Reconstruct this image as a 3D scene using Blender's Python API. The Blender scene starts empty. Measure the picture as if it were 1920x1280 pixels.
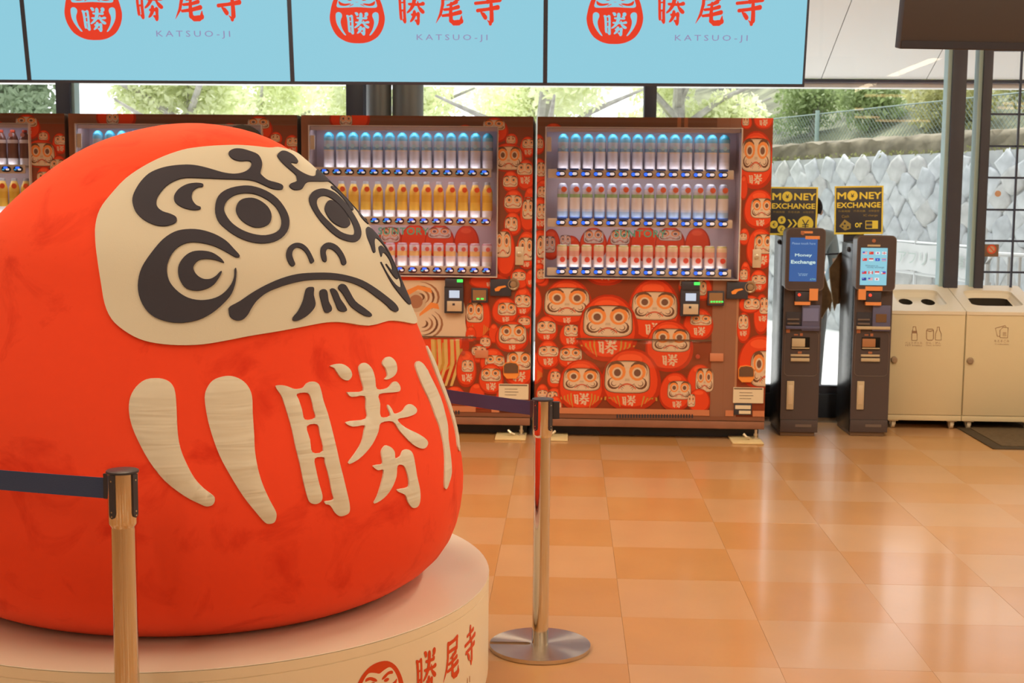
import bpy, bmesh, math, random
from mathutils import Vector, Matrix
from mathutils.geometry import delaunay_2d_cdt

PI = math.pi
SC = bpy.context.scene
COL = SC.collection
random.seed(7)

# ------------------------------------------------------------------ camera
CAM_F, CAM_P, CAM_Y, CAM_R, CAM_H = 2459.56, .1051, -.0423, .0094, 1.3669
_cy, _sy, _cp, _sp = math.cos(CAM_Y), math.sin(CAM_Y), math.cos(CAM_P), math.sin(CAM_P)
FW = Vector((_sy*_cp, _cy*_cp, -_sp))
_r0 = Vector((_cy, -_sy, 0)); _u0 = _r0.cross(FW)
RT = _r0*math.cos(CAM_R) + _u0*math.sin(CAM_R)
UP = -_r0*math.sin(CAM_R) + _u0*math.cos(CAM_R)
EYE = Vector((0, 0, CAM_H))
cam_data = bpy.data.cameras.new('camera')
cam = bpy.data.objects.new('camera', cam_data); COL.objects.link(cam)
cam_data.sensor_width = 36; cam_data.sensor_fit = 'HORIZONTAL'
cam_data.lens = CAM_F/1920*36
cam_data.dof.use_dof = True; cam_data.dof.focus_distance = 3.45; cam_data.dof.aperture_fstop = 11
cam_data.clip_start = .05; cam_data.clip_end = 200
M = Matrix((RT, UP, -FW)).transposed().to_4x4(); M.translation = EYE
cam.matrix_world = M
SC.camera = cam


def ray(px, py):
    return FW + RT*((px-960)/CAM_F) - UP*((py-640)/CAM_F)


def at(px, py, Y):
    d = ray(px, py); return EYE + d*(Y/d.y)


def atz(px, py, Z):
    d = ray(px, py); return EYE + d*((Z-CAM_H)/d.z)


# ------------------------------------------------------------------ world, sun, room lights, exposure
LAMP = (.92, .74, .475)          # warm white of the hall lamps
w = bpy.data.worlds.new('overcast_sky'); SC.world = w; w.use_nodes = True
nt = w.node_tree; nt.nodes.clear()
wo = nt.nodes.new('ShaderNodeOutputWorld'); wb = nt.nodes.new('ShaderNodeBackground')
wb.inputs['Color'].default_value = (.93, .97, 1.0, 1); wb.inputs['Strength'].default_value = 2.3
nt.links.new(wb.outputs[0], wo.inputs[0])
sun = bpy.data.lights.new('sun', 'SUN'); sun.energy = 4.5; sun.angle = math.radians(12); sun.color = (1, .97, .9)
so = bpy.data.objects.new('sun', sun); COL.objects.link(so)
so.rotation_euler = (math.radians(-27), math.radians(-6), 0)


def area(name, loc, sx, sy, power, color=LAMP, rot=(0, 0, 0)):
    l = bpy.data.lights.new(name, 'AREA'); l.shape = 'RECTANGLE'; l.size = sx; l.size_y = sy
    l.energy = power; l.color = color
    o = bpy.data.objects.new(name, l); COL.objects.link(o); o.location = loc; o.rotation_euler = rot
    return o


CEIL = 3.3
for y, p in ((-5.0, 26), (-1.4, 26), (2.2, 30), (5.3, 68)):
    for x in (-4.6, -1.5, 1.6, 4.7):
        area('ceiling_panel_light', (x, y, CEIL-.03), .16, 2.4, p)
SC.view_settings.view_transform = 'Standard'; SC.view_settings.look = 'None'
SC.view_settings.gamma = 1; SC.view_settings.use_curve_mapping = False
SC.view_settings.exposure = 0.0
SC.cycles.use_denoising = True
SC.cycles.max_bounces = 8; SC.cycles.transparent_max_bounces = 16
SC.cycles.sample_clamp_indirect = 6
SC.cycles.caustics_reflective = False; SC.cycles.caustics_refractive = False


# ------------------------------------------------------------------ colours and materials
def lin(c):
    c /= 255.0
    return c/12.92 if c <= .04045 else ((c+.055)/1.055)**2.4


def S(r, g, b):
    return (lin(r), lin(g), lin(b), 1)


def I(r, g, b, k=1.):
    """own colour of a thing that looks (r, g, b) under the hall's warm lamps"""
    return (min(1, lin(r)/.95*k), min(1, lin(g)/.62*k), min(1, lin(b)/.34*k), 1)


MATS = {}


def mat(name, col, rough=.5, metal=0., emit=None, es=0., noise=0., nscale=8., bump=0., bscale=200., sheen=0., spec=.5, coat=0., coord='Object'):
    if name in MATS: return MATS[name]
    m = bpy.data.materials.new(name); m.use_nodes = True
    n = m.node_tree; b = n.nodes['Principled BSDF']
    b.inputs['Base Color'].default_value = col; b.inputs['Roughness'].default_value = rough
    b.inputs['Metallic'].default_value = metal; b.inputs['Specular IOR Level'].default_value = spec
    if coat: b.inputs['Coat Weight'].default_value = coat; b.inputs['Coat Roughness'].default_value = .08
    if sheen: b.inputs['Sheen Weight'].default_value = sheen; b.inputs['Sheen Roughness'].default_value = .4
    if emit: b.inputs['Emission Color'].default_value = emit; b.inputs['Emission Strength'].default_value = es
    if noise or bump:
        tc = n.nodes.new('ShaderNodeTexCoord')
    if noise:
        t = n.nodes.new('ShaderNodeTexNoise'); t.inputs['Scale'].default_value = nscale; t.inputs['Detail'].default_value = 4
        r = n.nodes.new('ShaderNodeMapRange'); r.inputs['From Min'].default_value = .3; r.inputs['From Max'].default_value = .7
        r.inputs['To Min'].default_value = 1-noise; r.inputs['To Max'].default_value = 1+noise*.4
        x = n.nodes.new('ShaderNodeMix'); x.data_type = 'RGBA'; x.blend_type = 'MULTIPLY'; x.inputs['Factor'].default_value = 1
        x.inputs['A'].default_value = col
        n.links.new(tc.outputs[coord], t.inputs['Vector']); n.links.new(t.outputs['Fac'], r.inputs['Value'])
        n.links.new(r.outputs['Result'], x.inputs['B']); n.links.new(x.outputs['Result'], b.inputs['Base Color'])
    if bump:
        t2 = n.nodes.new('ShaderNodeTexNoise'); t2.inputs['Scale'].default_value = bscale; t2.inputs['Detail'].default_value = 3
        bp = n.nodes.new('ShaderNodeBump'); bp.inputs['Strength'].default_value = bump; bp.inputs['Distance'].default_value = .004
        n.links.new(tc.outputs[coord], t2.inputs['Vector']); n.links.new(t2.outputs['Fac'], bp.inputs['Height'])
        n.links.new(bp.outputs['Normal'], b.inputs['Normal'])
    MATS[name] = m
    return m


def vmat(name, rough=.5, spec=.4, coat=0., emit=0.):
    """print material: flat printed colour stored per face"""
    if name in MATS: return MATS[name]
    m = bpy.data.materials.new(name); m.use_nodes = True; n = m.node_tree; b = n.nodes['Principled BSDF']
    a = n.nodes.new('ShaderNodeAttribute'); a.attribute_name = 'print'
    n.links.new(a.outputs['Color'], b.inputs['Base Color'])
    b.inputs['Roughness'].default_value = rough; b.inputs['Specular IOR Level'].default_value = spec
    if coat: b.inputs['Coat Weight'].default_value = coat; b.inputs['Coat Roughness'].default_value = .15
    if emit:
        n.links.new(a.outputs['Color'], b.inputs['Emission Color']); b.inputs['Emission Strength'].default_value = emit
    MATS[name] = m
    return m


def glass(name, refl=.06, tint=(1, 1, 1, 1), rough=0.0):
    if name in MATS: return MATS[name]
    m = bpy.data.materials.new(name); m.use_nodes = True; n = m.node_tree; n.nodes.clear()
    o = n.nodes.new('ShaderNodeOutputMaterial'); mx = n.nodes.new('ShaderNodeMixShader')
    t = n.nodes.new('ShaderNodeBsdfTransparent'); g = n.nodes.new('ShaderNodeBsdfGlossy')
    t.inputs[0].default_value = tint; g.inputs['Roughness'].default_value = rough
    lw = n.nodes.new('ShaderNodeFresnel'); lw.inputs['IOR'].default_value = 1.45
    mu = n.nodes.new('ShaderNodeMath'); mu.operation = 'MULTIPLY'; mu.inputs[1].default_value = refl/.034
    ge = n.nodes.new('ShaderNodeNewGeometry'); iv = n.nodes.new('ShaderNodeMath'); iv.operation = 'SUBTRACT'; iv.inputs[0].default_value = 1
    m2 = n.nodes.new('ShaderNodeMath'); m2.operation = 'MULTIPLY'
    n.links.new(ge.outputs['Backfacing'], iv.inputs[1]); n.links.new(lw.outputs[0], mu.inputs[0])
    n.links.new(mu.outputs[0], m2.inputs[0]); n.links.new(iv.outputs[0], m2.inputs[1]); n.links.new(m2.outputs[0], mx.inputs[0])
    n.links.new(t.outputs[0], mx.inputs[1]); n.links.new(g.outputs[0], mx.inputs[2]); n.links.new(mx.outputs[0], o.inputs[0])
    MATS[name] = m
    return m


# ------------------------------------------------------------------ mesh builder
class MB:
    def __init__(s): s.v, s.f, s.m, s.c = [], [], [], []

    def add(s, vs, fs, mi=0, col=None):
        o = len(s.v); s.v += [tuple(q) for q in vs]
        for f in fs:
            s.f.append(tuple(i+o for i in f)); s.m.append(mi); s.c.append(col)
        return s

    def box(s, x0, x1, y0, y1, z0, z1, mi=0, bev=0., col=None, seg=2):
        if bev <= 0:
            vs = [(x, y, z) for x in (x0, x1) for y in (y0, y1) for z in (z0, z1)]
            return s.add(vs, [(0, 1, 3, 2), (4, 6, 7, 5), (0, 4, 5, 1), (2, 3, 7, 6), (0, 2, 6, 4), (1, 5, 7, 3)], mi, col)
        bm = bmesh.new(); bmesh.ops.create_cube(bm, size=1)
        for v in bm.verts:
            v.co = Vector(((x0+x1)/2+v.co.x*(x1-x0), (y0+y1)/2+v.co.y*(y1-y0), (z0+z1)/2+v.co.z*(z1-z0)))
        bmesh.ops.bevel(bm, geom=bm.edges[:], offset=bev, segments=seg, profile=.5, affect='EDGES')
        bm.verts.index_update()
        s.add([v.co[:] for v in bm.verts], [[v.index for v in f.verts] for f in bm.faces], mi, col); bm.free()
        return s

    def lathe(s, prof, n=24, c=(0, 0, 0), mi=0, cols=None, mis=None, axis='z'):
        vs, fs = [], []
        for r, z in prof:
            for k in range(n):
                a = 2*PI*k/n; x, y = r*math.cos(a), r*math.sin(a)
                p = (x, y, z) if axis == 'z' else ((x, z, y) if axis == 'y' else (z, x, y))
                vs.append((c[0]+p[0], c[1]+p[1], c[2]+p[2]))
        o = len(s.v); s.v += vs
        for i in range(len(prof)-1):
            for k in range(n):
                q = (o+i*n+k, o+i*n+(k+1) % n, o+(i+1)*n+(k+1) % n, o+(i+1)*n+k)
                if axis == 'y': q = q[::-1]
                s.f.append(q); s.m.append(mis[i] if mis else mi); s.c.append(cols[i] if cols else None)
        if prof[0][0] > 1e-6:
            s.f.append(tuple(o+k for k in range(n))[::-1]); s.m.append(mis[0] if mis else mi); s.c.append(cols[0] if cols else None)
        if prof[-1][0] > 1e-6:
            b = o+(len(prof)-1)*n
            s.f.append(tuple(b+k for k in range(n))); s.m.append(mis[-1] if mis else mi); s.c.append(cols[-1] if cols else None)
        return s

    def cyl(s, c, r, h, n=20, axis='z', mi=0, col=None):
        return s.lathe([(r, 0), (r, h)], n, c, mi, [col] if col else None, None, axis)

    def tube(s, path, r, n=8, mi=0, closed=False, col=None):
        P = [Vector(p) for p in path]; vs = []; N = len(P)
        for i, p in enumerate(P):
            if closed: t = P[(i+1) % N]-P[i-1]
            else: t = P[min(i+1, N-1)]-P[max(i-1, 0)]
            t.normalize(); a = Vector((0, 0, 1)) if abs(t.z) < .9 else Vector((1, 0, 0))
            u = t.cross(a).normalized(); w_ = t.cross(u)
            rr = r[i] if isinstance(r, (list, tuple)) else r
            for k in range(n):
                an = 2*PI*k/n; vs.append(p+u*(rr*math.cos(an))+w_*(rr*math.sin(an)))
        fs = []
        for i in range(N if closed else N-1):
            j = (i+1) % N
            for k in range(n): fs.append((i*n+k, i*n+(k+1) % n, j*n+(k+1) % n, j*n+k))
        if not closed:
            fs.append(tuple(range(n))[::-1]); fs.append(tuple((N-1)*n+k for k in range(n)))
        return s.add(vs, fs, mi, col)

    def prism(s, pts, fn, d0, d1, mi=0, col=None):
        """2-D polygon pts pushed from depth d0 to d1; fn(u, v, d) gives the 3-D point"""
        n = len(pts)
        vs = [fn(u, v, d0) for u, v in pts]+[fn(u, v, d1) for u, v in pts]
        fs = [tuple(range(n))[::-1], tuple(range(n, 2*n))]+[(i, (i+1) % n, n+(i+1) % n, n+i) for i in range(n)]
        return s.add(vs, fs, mi, col)

    def build(s, name, mats, parent=None, loc=None, smooth=35, rot=None):
        me = bpy.data.meshes.new(name); me.from_pydata(s.v, [], s.f)
        if not isinstance(mats, (list, tuple)): mats = [mats]
        for m in mats: me.materials.append(m)
        me.polygons.foreach_set('material_index', s.m)
        if any(c is not None for c in s.c):
            a = me.color_attributes.new('print', 'FLOAT_COLOR', 'CORNER'); k = 0; buf = []
            for f, c in zip(s.f, s.c): buf += list(c or (1, 1, 1, 1))*len(f)
            a.data.foreach_set('color', buf)
        me.validate(); me.update()
        if smooth:
            me.polygons.foreach_set('use_smooth', [True]*len(me.polygons))
            me.set_sharp_from_angle(angle=math.radians(smooth))
        return link(name, me, parent, loc, rot)


def link(name, me, parent=None, loc=None, rot=None):
    o = bpy.data.objects.new(name, me); COL.objects.link(o)
    if parent: o.parent = parent
    if loc is not None: o.location = loc
    if rot is not None: o.rotation_euler = rot
    return o


def thing(name, label, cat, loc=(0, 0, 0), rz=0., group=None):
    o = bpy.data.objects.new(name, None); COL.objects.link(o); o.empty_display_size = .1
    o.location = loc; o.rotation_euler = (0, 0, rz)
    return tag(o, label, cat, group)


def tag(o, label, cat=None, group=None):
    o['label'] = label
    if cat: o['category'] = cat
    if group: o['group'] = group
    return o


def struct(o):
    o['kind'] = 'structure'; return o


def stuff(o):
    o['kind'] = 'stuff'; return o


def union2d(V, F):
    """one flat sheet out of overlapping flat pieces"""
    polys = []; es = []; vs = [Vector(v) for v in V]
    for f in F:
        P = [V[i] for i in f]
        polys.append((min(p[0] for p in P), max(p[0] for p in P), min(p[1] for p in P), max(p[1] for p in P), P))
        es += [(f[i], f[(i+1) % len(f)]) for i in range(len(f))]
    r = delaunay_2d_cdt(vs, es, [], 0, 1e-5)
    VV = [tuple(v) for v in r[0]]; T = []
    for f in r[2]:
        x = sum(VV[i][0] for i in f)/len(f); y = sum(VV[i][1] for i in f)/len(f)
        for a0, a1, b0, b1, P in polys:
            if a0 <= x <= a1 and b0 <= y <= b1 and inside((x, y), [P]): T.append(tuple(f)); break
    return VV, T


_tc = {}
CUSTOM = {}          # hand-drawn brush characters


def text2d(body, size=1., offset=0., spacing=1., res=3, align='CENTER'):
    """flat outline text -> (verts2d, faces), centred on 0,0"""
    if body in CUSTOM: return CUSTOM[body]
    key = (body, offset, spacing, res)
    if key not in _tc:
        cu = bpy.data.curves.new('lettering', 'FONT'); cu.body = body; cu.size = 1; cu.offset = min(0, offset)
        cu.space_character = spacing; cu.resolution_u = res; cu.align_x = 'LEFT'
        o = bpy.data.objects.new('lettering', cu); COL.objects.link(o)
        bpy.context.view_layer.update()
        dg = bpy.context.evaluated_depsgraph_get()
        me = bpy.data.meshes.new_from_object(o.evaluated_get(dg))
        vs = [(v.co.x, v.co.y) for v in me.vertices]; fs = [tuple(p.vertices) for p in me.polygons]
        bpy.data.objects.remove(o); bpy.data.curves.remove(cu); bpy.data.meshes.remove(me)
        if offset > 0:      # bolder: a band laid along every outline
            for a, b in boundary(fs):
                (x0, y0), (x1, y1) = vs[a], vs[b]; l = math.hypot(x1-x0, y1-y0) or 1; nx, ny = -(y1-y0)/l*offset, (x1-x0)/l*offset
                ex, ey = (x1-x0)/l*offset*.5, (y1-y0)/l*offset*.5
                o_ = len(vs); vs += [(x0-nx-ex, y0-ny-ey), (x1-nx+ex, y1-ny+ey), (x1+nx+ex, y1+ny+ey), (x0+nx-ex, y0+ny-ey)]; fs.append((o_, o_+1, o_+2, o_+3))
            vs, fs = union2d(vs, fs)
        xs = [v[0] for v in vs]; ys = [v[1] for v in vs]
        cx, cy = (min(xs)+max(xs))/2, (min(ys)+max(ys))/2
        _tc[key] = ([(x-cx, y-cy) for x, y in vs], fs, max(xs)-min(xs), max(ys)-min(ys))
    vs, fs, w_, h_ = _tc[key]
    return vs, fs, w_, h_


def put_text(mb, body, fn, cx, cy, width=None, height=None, d=0., mi=0, col=None, offset=0., spacing=1., res=3):
    vs, fs, w_, h_ = text2d(body, 1, offset, spacing, res)
    sx = width/w_ if width else None; sy = height/h_ if height else None
    sx = sx or sy; sy = sy or sx
    mb.add([fn(cx+x*sx, cy+y*sy, d) for x, y in vs], fs, mi, col)


def smooth_loop(pts, k=4):
    n = len(pts); out = []
    for i in range(n):
        p0, p1, p2, p3 = pts[i-1], pts[i], pts[(i+1) % n], pts[(i+2) % n]
        for j in range(k):
            t = j/k
            out.append(tuple(.5*(2*p1[a]+(p2[a]-p0[a])*t+(2*p0[a]-5*p1[a]+4*p2[a]-p3[a])*t*t+(3*p1[a]-p0[a]-3*p2[a]+p3[a])*t**3) for a in (0, 1)))
    return out


def inside(pt, loops):
    x, y = pt; c = False
    for L in loops:
        j = len(L)-1
        for i in range(len(L)):
            if (L[i][1] > y) != (L[j][1] > y) and x < (L[j][0]-L[i][0])*(y-L[i][1])/(L[j][1]-L[i][1])+L[i][0]: c = not c
            j = i
    return c


def fill_loops(loops, step=None):
    """triangulate outline + holes, with interior points every `step` -> verts2d, tris"""
    vs, es = [], []
    for L in loops:
        o = len(vs); vs += [Vector(p) for p in L]; es += [(o+i, o+(i+1) % len(L)) for i in range(len(L))]
    if step:
        xs = [v.x for v in vs]; ys = [v.y for v in vs]
        y = min(ys)+step/2
        while y < max(ys):
            x = min(xs)+step/2
            while x < max(xs):
                if inside((x, y), loops): vs.append(Vector((x, y)))
                x += step
            y += step
    r = delaunay_2d_cdt(vs, es, [], 0, 1e-5)
    V = [tuple(v) for v in r[0]]
    T = []
    for f in r[2]:
        c = (sum(V[i][0] for i in f)/len(f), sum(V[i][1] for i in f)/len(f))
        if inside(c, loops): T.append(tuple(f))
    return V, T


def boundary(T):
    e = {}
    for f in T:
        for i in range(len(f)):
            a, b = f[i], f[(i+1) % len(f)]
            if (b, a) in e: del e[(b, a)]
            else: e[(a, b)] = 1
    return list(e)
# ================================================================== THE SETTING
WALL_Y = 8.6
TX0, TY0, TS = -.2557, 7.4107, .45
m_sub = mat('floor_screed', S(120, 95, 70), .6)
TILE_COLS = {0: [(.555, .285, .105, 1), (.54, .277, .10, 1), (.565, .293, .11, 1)],
             1: [(.575, .335, .172, 1), (.56, .325, .166, 1), (.585, .343, .178, 1)]}


def tile_mat(nm, c):
    m = mat(nm, c, .3, noise=.05, nscale=4, spec=.45, coat=.35, bump=.04, bscale=30)
    b = m.node_tree.nodes['Principled BSDF']; b.inputs['Coat Roughness'].default_value = .12
    return m


fl = MB().box(-7, 7, -8, WALL_Y-.05, -.08, -.006).build('floor', m_sub, smooth=0); struct(fl)
tmesh = {}
for par in (0, 1):
    for k in range(3):
        b = MB().box(-TS/2+.0003, TS/2-.0003, -TS/2+.0003, TS/2-.0003, -.008, 0, bev=.0003, seg=1)
        o = b.build('floor_tile', tile_mat('warm_tile_%d%d' % (par, k), TILE_COLS[par][k]), smooth=0)
        tmesh[(par, k)] = o.data; bpy.data.objects.remove(o)
for i in range(-9, 11):
    for j in range(-2, 12):
        if (j >= 7 and i < -6) or (j >= 10 and i > 5): continue
        link('floor_tile', tmesh[((i+j) % 2, random.randrange(3))], fl, (TX0+(i+.5)*TS, TY0-(j+.5)*TS, random.uniform(-.0004, .0002)))
# beyond the tiles in view the same floor goes on behind the camera
bk = MB()
for i in range(-15, 16):
    for j in range(-2, 34):
        built = (-9 <= i < 11 and -2 <= j < 12 and not ((j >= 7 and i < -6) or (j >= 10 and i > 5)))
        x, y = TX0+i*TS, TY0-j*TS
        if built or x < -6.9 or x > 6.4 or y-TS < -7.9 or y > WALL_Y: continue
        bk.box(x+.0003, x+TS-.0003, y-TS+.0003, y-.0003, -.008, 0, mi=(i+j) % 2)
stuff(bk.build('outlying_tiles', [tile_mat('warm_tile_00', 0), tile_mat('warm_tile_10', 0)], fl, smooth=0))

m_wall = mat('cream_wall_paint', (.78, .74, .66, 1), .7, noise=.04, nscale=2)
m_ceil = mat('ceiling_paint', (.80, .78, .74, 1), .8, noise=.03, nscale=2)
m_dark = mat('dark_bronze_frame', I(68, 58, 53), .45, spec=.4, noise=.06)
m_fillet = mat('beige_glazing_strip', I(168, 165, 130), .5)
m_black = mat('black_plinth_board', I(46, 42, 40), .5)
struct(MB().box(-7.1, 7.1, -8.1, WALL_Y+.1, CEIL, CEIL+.1).build('ceiling', m_ceil, smooth=0))
m_wood = mat('brown_wood_wall', (.21, .13, .075, 1), .55, noise=.2, nscale=3)
struct(MB().box(-7.1, -7, -8, WALL_Y+.1, -.08, CEIL).build('wall_left', mat('dark_walnut_wall', (.07, .045, .03, 1), .5, noise=.2, nscale=3), smooth=0))
struct(MB().box(7, 7.1, -8, WALL_Y+.1, -.08, CEIL).build('wall_right', m_wall, smooth=0))
struct(MB().box(-7, 7, -8.1, -8, -.08, CEIL).build('wall_front', m_wood, smooth=0))
struct(MB().box(-7, 7, WALL_Y-.06, WALL_Y+.1, 2.95, CEIL).build('wall_back', m_wall, smooth=0))
struct(MB().box(-7, 7, WALL_Y-.06, WALL_Y+.06, -.08, .15, bev=.004).build('baseboard_back', m_black))
m_glass = glass('window_glass', .034)
# mullion edges read along one level, each a real upright of the window wall
MUL = [(-7.0, -6.9)]+[(at(a, y, WALL_Y).x, at(b, y, WALL_Y).x) for a, b, y in
      ((112, 139, 190), (652, 684, 190), (1207, 1230, 190), (1778.5, 1805, 195), (1836, 1853, 195))]+[(5.2, 5.3), (6.9, 7.0)]
for k in range(len(MUL)-1):
    xa, xb = MUL[k][1], MUL[k+1][0]
    f = MB()
    f.box(MUL[k][0], xa, WALL_Y-.07, WALL_Y+.07, .15, 2.95, bev=.003)
    f.box(xa, xb, WALL_Y-.03, WALL_Y+.03, .15, .20); f.box(xa, xb, WALL_Y-.03, WALL_Y+.03, 2.9, 2.95)
    if k == len(MUL)-2: f.box(MUL[-1][0], MUL[-1][1], WALL_Y-.07, WALL_Y+.07, .15, 2.95)
    wn = f.build('window_%d' % (k+1), m_dark); struct(wn)
    MB().box(xa, xb, WALL_Y-.004, WALL_Y+.004, .2, 2.9).build('pane', m_glass, wn, smooth=0)
    if k in (3, 4):   # beige strip on the near side of the next upright
        MB().box(xb-.024, xb, WALL_Y-.045, WALL_Y+.045, .2, 2.9).build('glazing_strip', m_fillet, wn, smooth=0)
    elif k == 1:
        MB().box(xa, xa+.02, WALL_Y-.045, WALL_Y+.045, .2, 2.9).build('glazing_strip', m_fillet, wn, smooth=0)
    if k == 5:        # the far right window is crossed by thin glazing bars
        m_bar = mat('thin_black_bar', I(54, 54, 58), .4)
        zz = [at(1870, yy, WALL_Y-.03).z for yy in (92, 154, 214, 274, 333, 393, 451.5, 510, 569, 628)]
        for n_, z in enumerate(zz):
            t = .014 if n_ == 0 else .0065
            MB().box(xa, xb, WALL_Y-.035, WALL_Y-.022, z-t, z+t).build('glazing_bar', m_bar, wn, smooth=0)
        xv = at(1907, 285, WALL_Y-.04).x
        for q in range(6):
            MB().box(xv+q*.215-.0065, xv+q*.215+.0065, WALL_Y-.048, WALL_Y-.035, .2, 2.7).build('glazing_bar', m_bar, wn, smooth=0)

ps = at(1871, 363, WALL_Y-.005)
MB().lathe([(.020, 0), (.020, -.002), (0, -.0025)], 20, (ps.x, WALL_Y-.0045, ps.z), axis='y').build('round_sticker', mat('peach_sticker', (.72, .48, .36, 1), .6), bpy.data.objects['window_6'], smooth=0)
# small prohibition sign stuck on the barred window
sg = thing('prohibition_sign', 'small brown square sign with a red prohibition ring on the barred window', 'sign', at(1859, 469.5, WALL_Y-.06))
MB().box(-.046, .046, 0, .006, -.04, .04, bev=.002).build('sign_plate', mat('brown_plate', (.22, .14, .1, 1), .5), sg)
b = MB()
ring = [(.03*math.cos(a), .008+.03*math.sin(a)) for a in [2*PI*i/28 for i in range(28)]]
inner = [(.021*math.cos(a), .008+.021*math.sin(a)) for a in [2*PI*i/28 for i in range(28)]]
for i in range(28):
    j = (i+1) % 28
    b.add([(ring[i][0], -.0015, ring[i][1]), (ring[j][0], -.0015, ring[j][1]), (inner[j][0], -.0015, inner[j][1]), (inner[i][0], -.0015, inner[i][1])], [(0, 1, 2, 3)])
b.add([(-.018, -.0015, .022), (-.013, -.0015, .027), (.018, -.0015, -.006), (.013, -.0015, -.011)], [(0, 1, 2, 3)])
b.build('prohibition_ring', mat('sign_red', (.75, .1, .05, 1), .5), sg, smooth=0)
MB().lathe([(.0205, 0), (.0205, -.0003), (0, -.0004)], 24, (0, -.0008, .008), axis='y').build('sign_field', mat('sign_tan', (.6, .42, .3, 1), .6), sg, smooth=0)

# ------------------------------------------------------------------ eave seen through the glass
EZ, EY, ES = 2.300, 9.9, .43
m_soff = mat('white_soffit_board', (.90, .90, .88, 1), .35, spec=.5)
ev = MB().box(-7, 7, EY+.005, EY+.05, EZ-.024, EZ-.002)
ev = ev.build('trim_1', m_dark, smooth=0); struct(ev)
MB().box(-7, 7, EY+.05, EY+.16, EZ-.062, EZ-.022, bev=.005).build('gutter', mat('pale_gutter', (.92, .92, .92, 1), .5), ev)
x0 = at(1540, 150, EY).x
for i in range(-9, 8):
    for (ya, yb) in ((EY-1.0, EY), (8.70, EY-1.006)):
        xa, xb = x0+i*.765+.003, x0+(i+1)*.765-.003
        if xa < -7 or xb > 7.2: continue
        za, zb = EZ+(EY-ya)*ES, EZ+(EY-yb)*ES
        vs = [(x, y, z+d) for d in (0, .02) for x, y, z in ((xa, ya, za), (xb, ya, za), (xb, yb, zb), (xa, yb, zb))]
        MB().add(vs, [(3, 2, 1, 0), (4, 5, 6, 7), (0, 1, 5, 4), (1, 2, 6, 5), (2, 3, 7, 6), (3, 0, 4, 7)]).build('soffit_panel', m_soff, ev, smooth=0)
# roof deck over the boards
MB().add([(-7, 8.68, EZ+(EY-8.68)*ES+.024), (7, 8.68, EZ+(EY-8.68)*ES+.024), (7, EY+.05, EZ+.004), (-7, EY+.05, EZ+.004),
          (-7, 8.68, EZ+1.0), (7, 8.68, EZ+1.0), (7, EY+.05, EZ+.12), (-7, EY+.05, EZ+.12)],
         [(3, 2, 1, 0), (4, 5, 6, 7), (0, 1, 5, 4), (1, 2, 6, 5), (2, 3, 7, 6), (3, 0, 4, 7)]).build('roof_deck', m_dark, ev, smooth=0)

# ------------------------------------------------------------------ outdoors
m_conc = mat('pale_concrete', (.68, .69, .68, 1), .8, noise=.1, nscale=.8, bump=.1, bscale=20)
gr = MB().box(-30, 40, WALL_Y+.1, 70, -.3, -.02).build('ground', m_conc, smooth=0); struct(gr)

W0 = Vector((2.5, 16, 0)); WT = Vector((.387, -.922, 0)); WN = Vector((.922, .387, 0)); WH = 1.90


def wp(s_, n_, z): return W0+WT*s_+WN*n_+Vector((0, 0, z))


def wbox(mb, s0, s1, n0, n1, z0, z1, mi=0):
    vs = [wp(a, b_, c) for a in (s0, s1) for b_ in (n0, n1) for c in (z0, z1)]
    mb.add(vs, [(0, 1, 3, 2), (4, 6, 7, 5), (0, 4, 5, 1), (2, 3, 7, 6), (0, 2, 6, 4), (1, 5, 7, 3)], mi)


m_joint = mat('wall_mortar', (.40, .42, .415, 1), .9, noise=.3, nscale=3)
m_stone = [mat('pale_granite_%d' % k, c, .85, noise=.28, nscale=7, bump=.4, bscale=25) for k, c in
           enumerate([(.42, .445, .455, 1), (.39, .415, .425, 1), (.45, .47, .47, 1), (.41, .415, .40, 1)])]
rw = thing('retaining_wall', 'pale stone retaining wall laid in diamonds outside, below the mossy kerb', 'wall', (0, 0, 0))
b = MB(); wbox(b, -9, 8, .03, .8, -.05, WH); b.build('wall_core', m_joint, rw, smooth=0)
smesh = []
for k in range(10):
    rnd = random.Random(k)
    D = .170; pts = []
    for ax, az in ((D, 0), (D*.56, D*.55), (0, D), (-D*.55, D*.56), (-D, 0), (-D*.56, -D*.55), (0, -D), (D*.55, -D*.57)):
        pts.append((ax*.97+rnd.uniform(-.03, .03), az*.97+rnd.uniform(-.03, .03)))
    n = len(pts); vs = []
    for sc, d in ((1, .035), (.965, .010), (.72, .002)):
        vs += [(x*sc, d+rnd.uniform(-.004, .004), z*sc) for x, z in pts]
    fs = [(r*n+i, r*n+(i+1) % n, (r+1)*n+(i+1) % n, (r+1)*n+i) for r in (0, 1) for i in range(n)]+[tuple(2*n+i for i in range(n))]
    o = MB().add(vs, fs).build('stone', m_stone[k % 4], smooth=75); smesh.append(o.data); bpy.data.objects.remove(o)
ang = math.atan2(WT.y, WT.x)
row = 0; z = .02
while z < WH:
    s_ = -.7+(.158 if row % 2 else 0)
    while s_ < 5.5:
        link('stone', random.choice(smesh), rw, wp(s_+random.uniform(-.03, .03), random.uniform(-.006, .006), z+random.uniform(-.02, .02)), (0, random.uniform(-.4, .4), ang))
        s_ += .316
    z += .158; row += 1
m_moss = mat('mossy_kerb_earth', (.20, .175, .12, 1), .95, noise=.45, nscale=5, bump=.8, bscale=12)
m_mossg = mat('yellow_moss', (.25, .26, .09, 1), .95, noise=.4, nscale=9)
mk = rw
b = MB(); NA, NC = 150, 9; rnd = random.Random(5); vs = []
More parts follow.
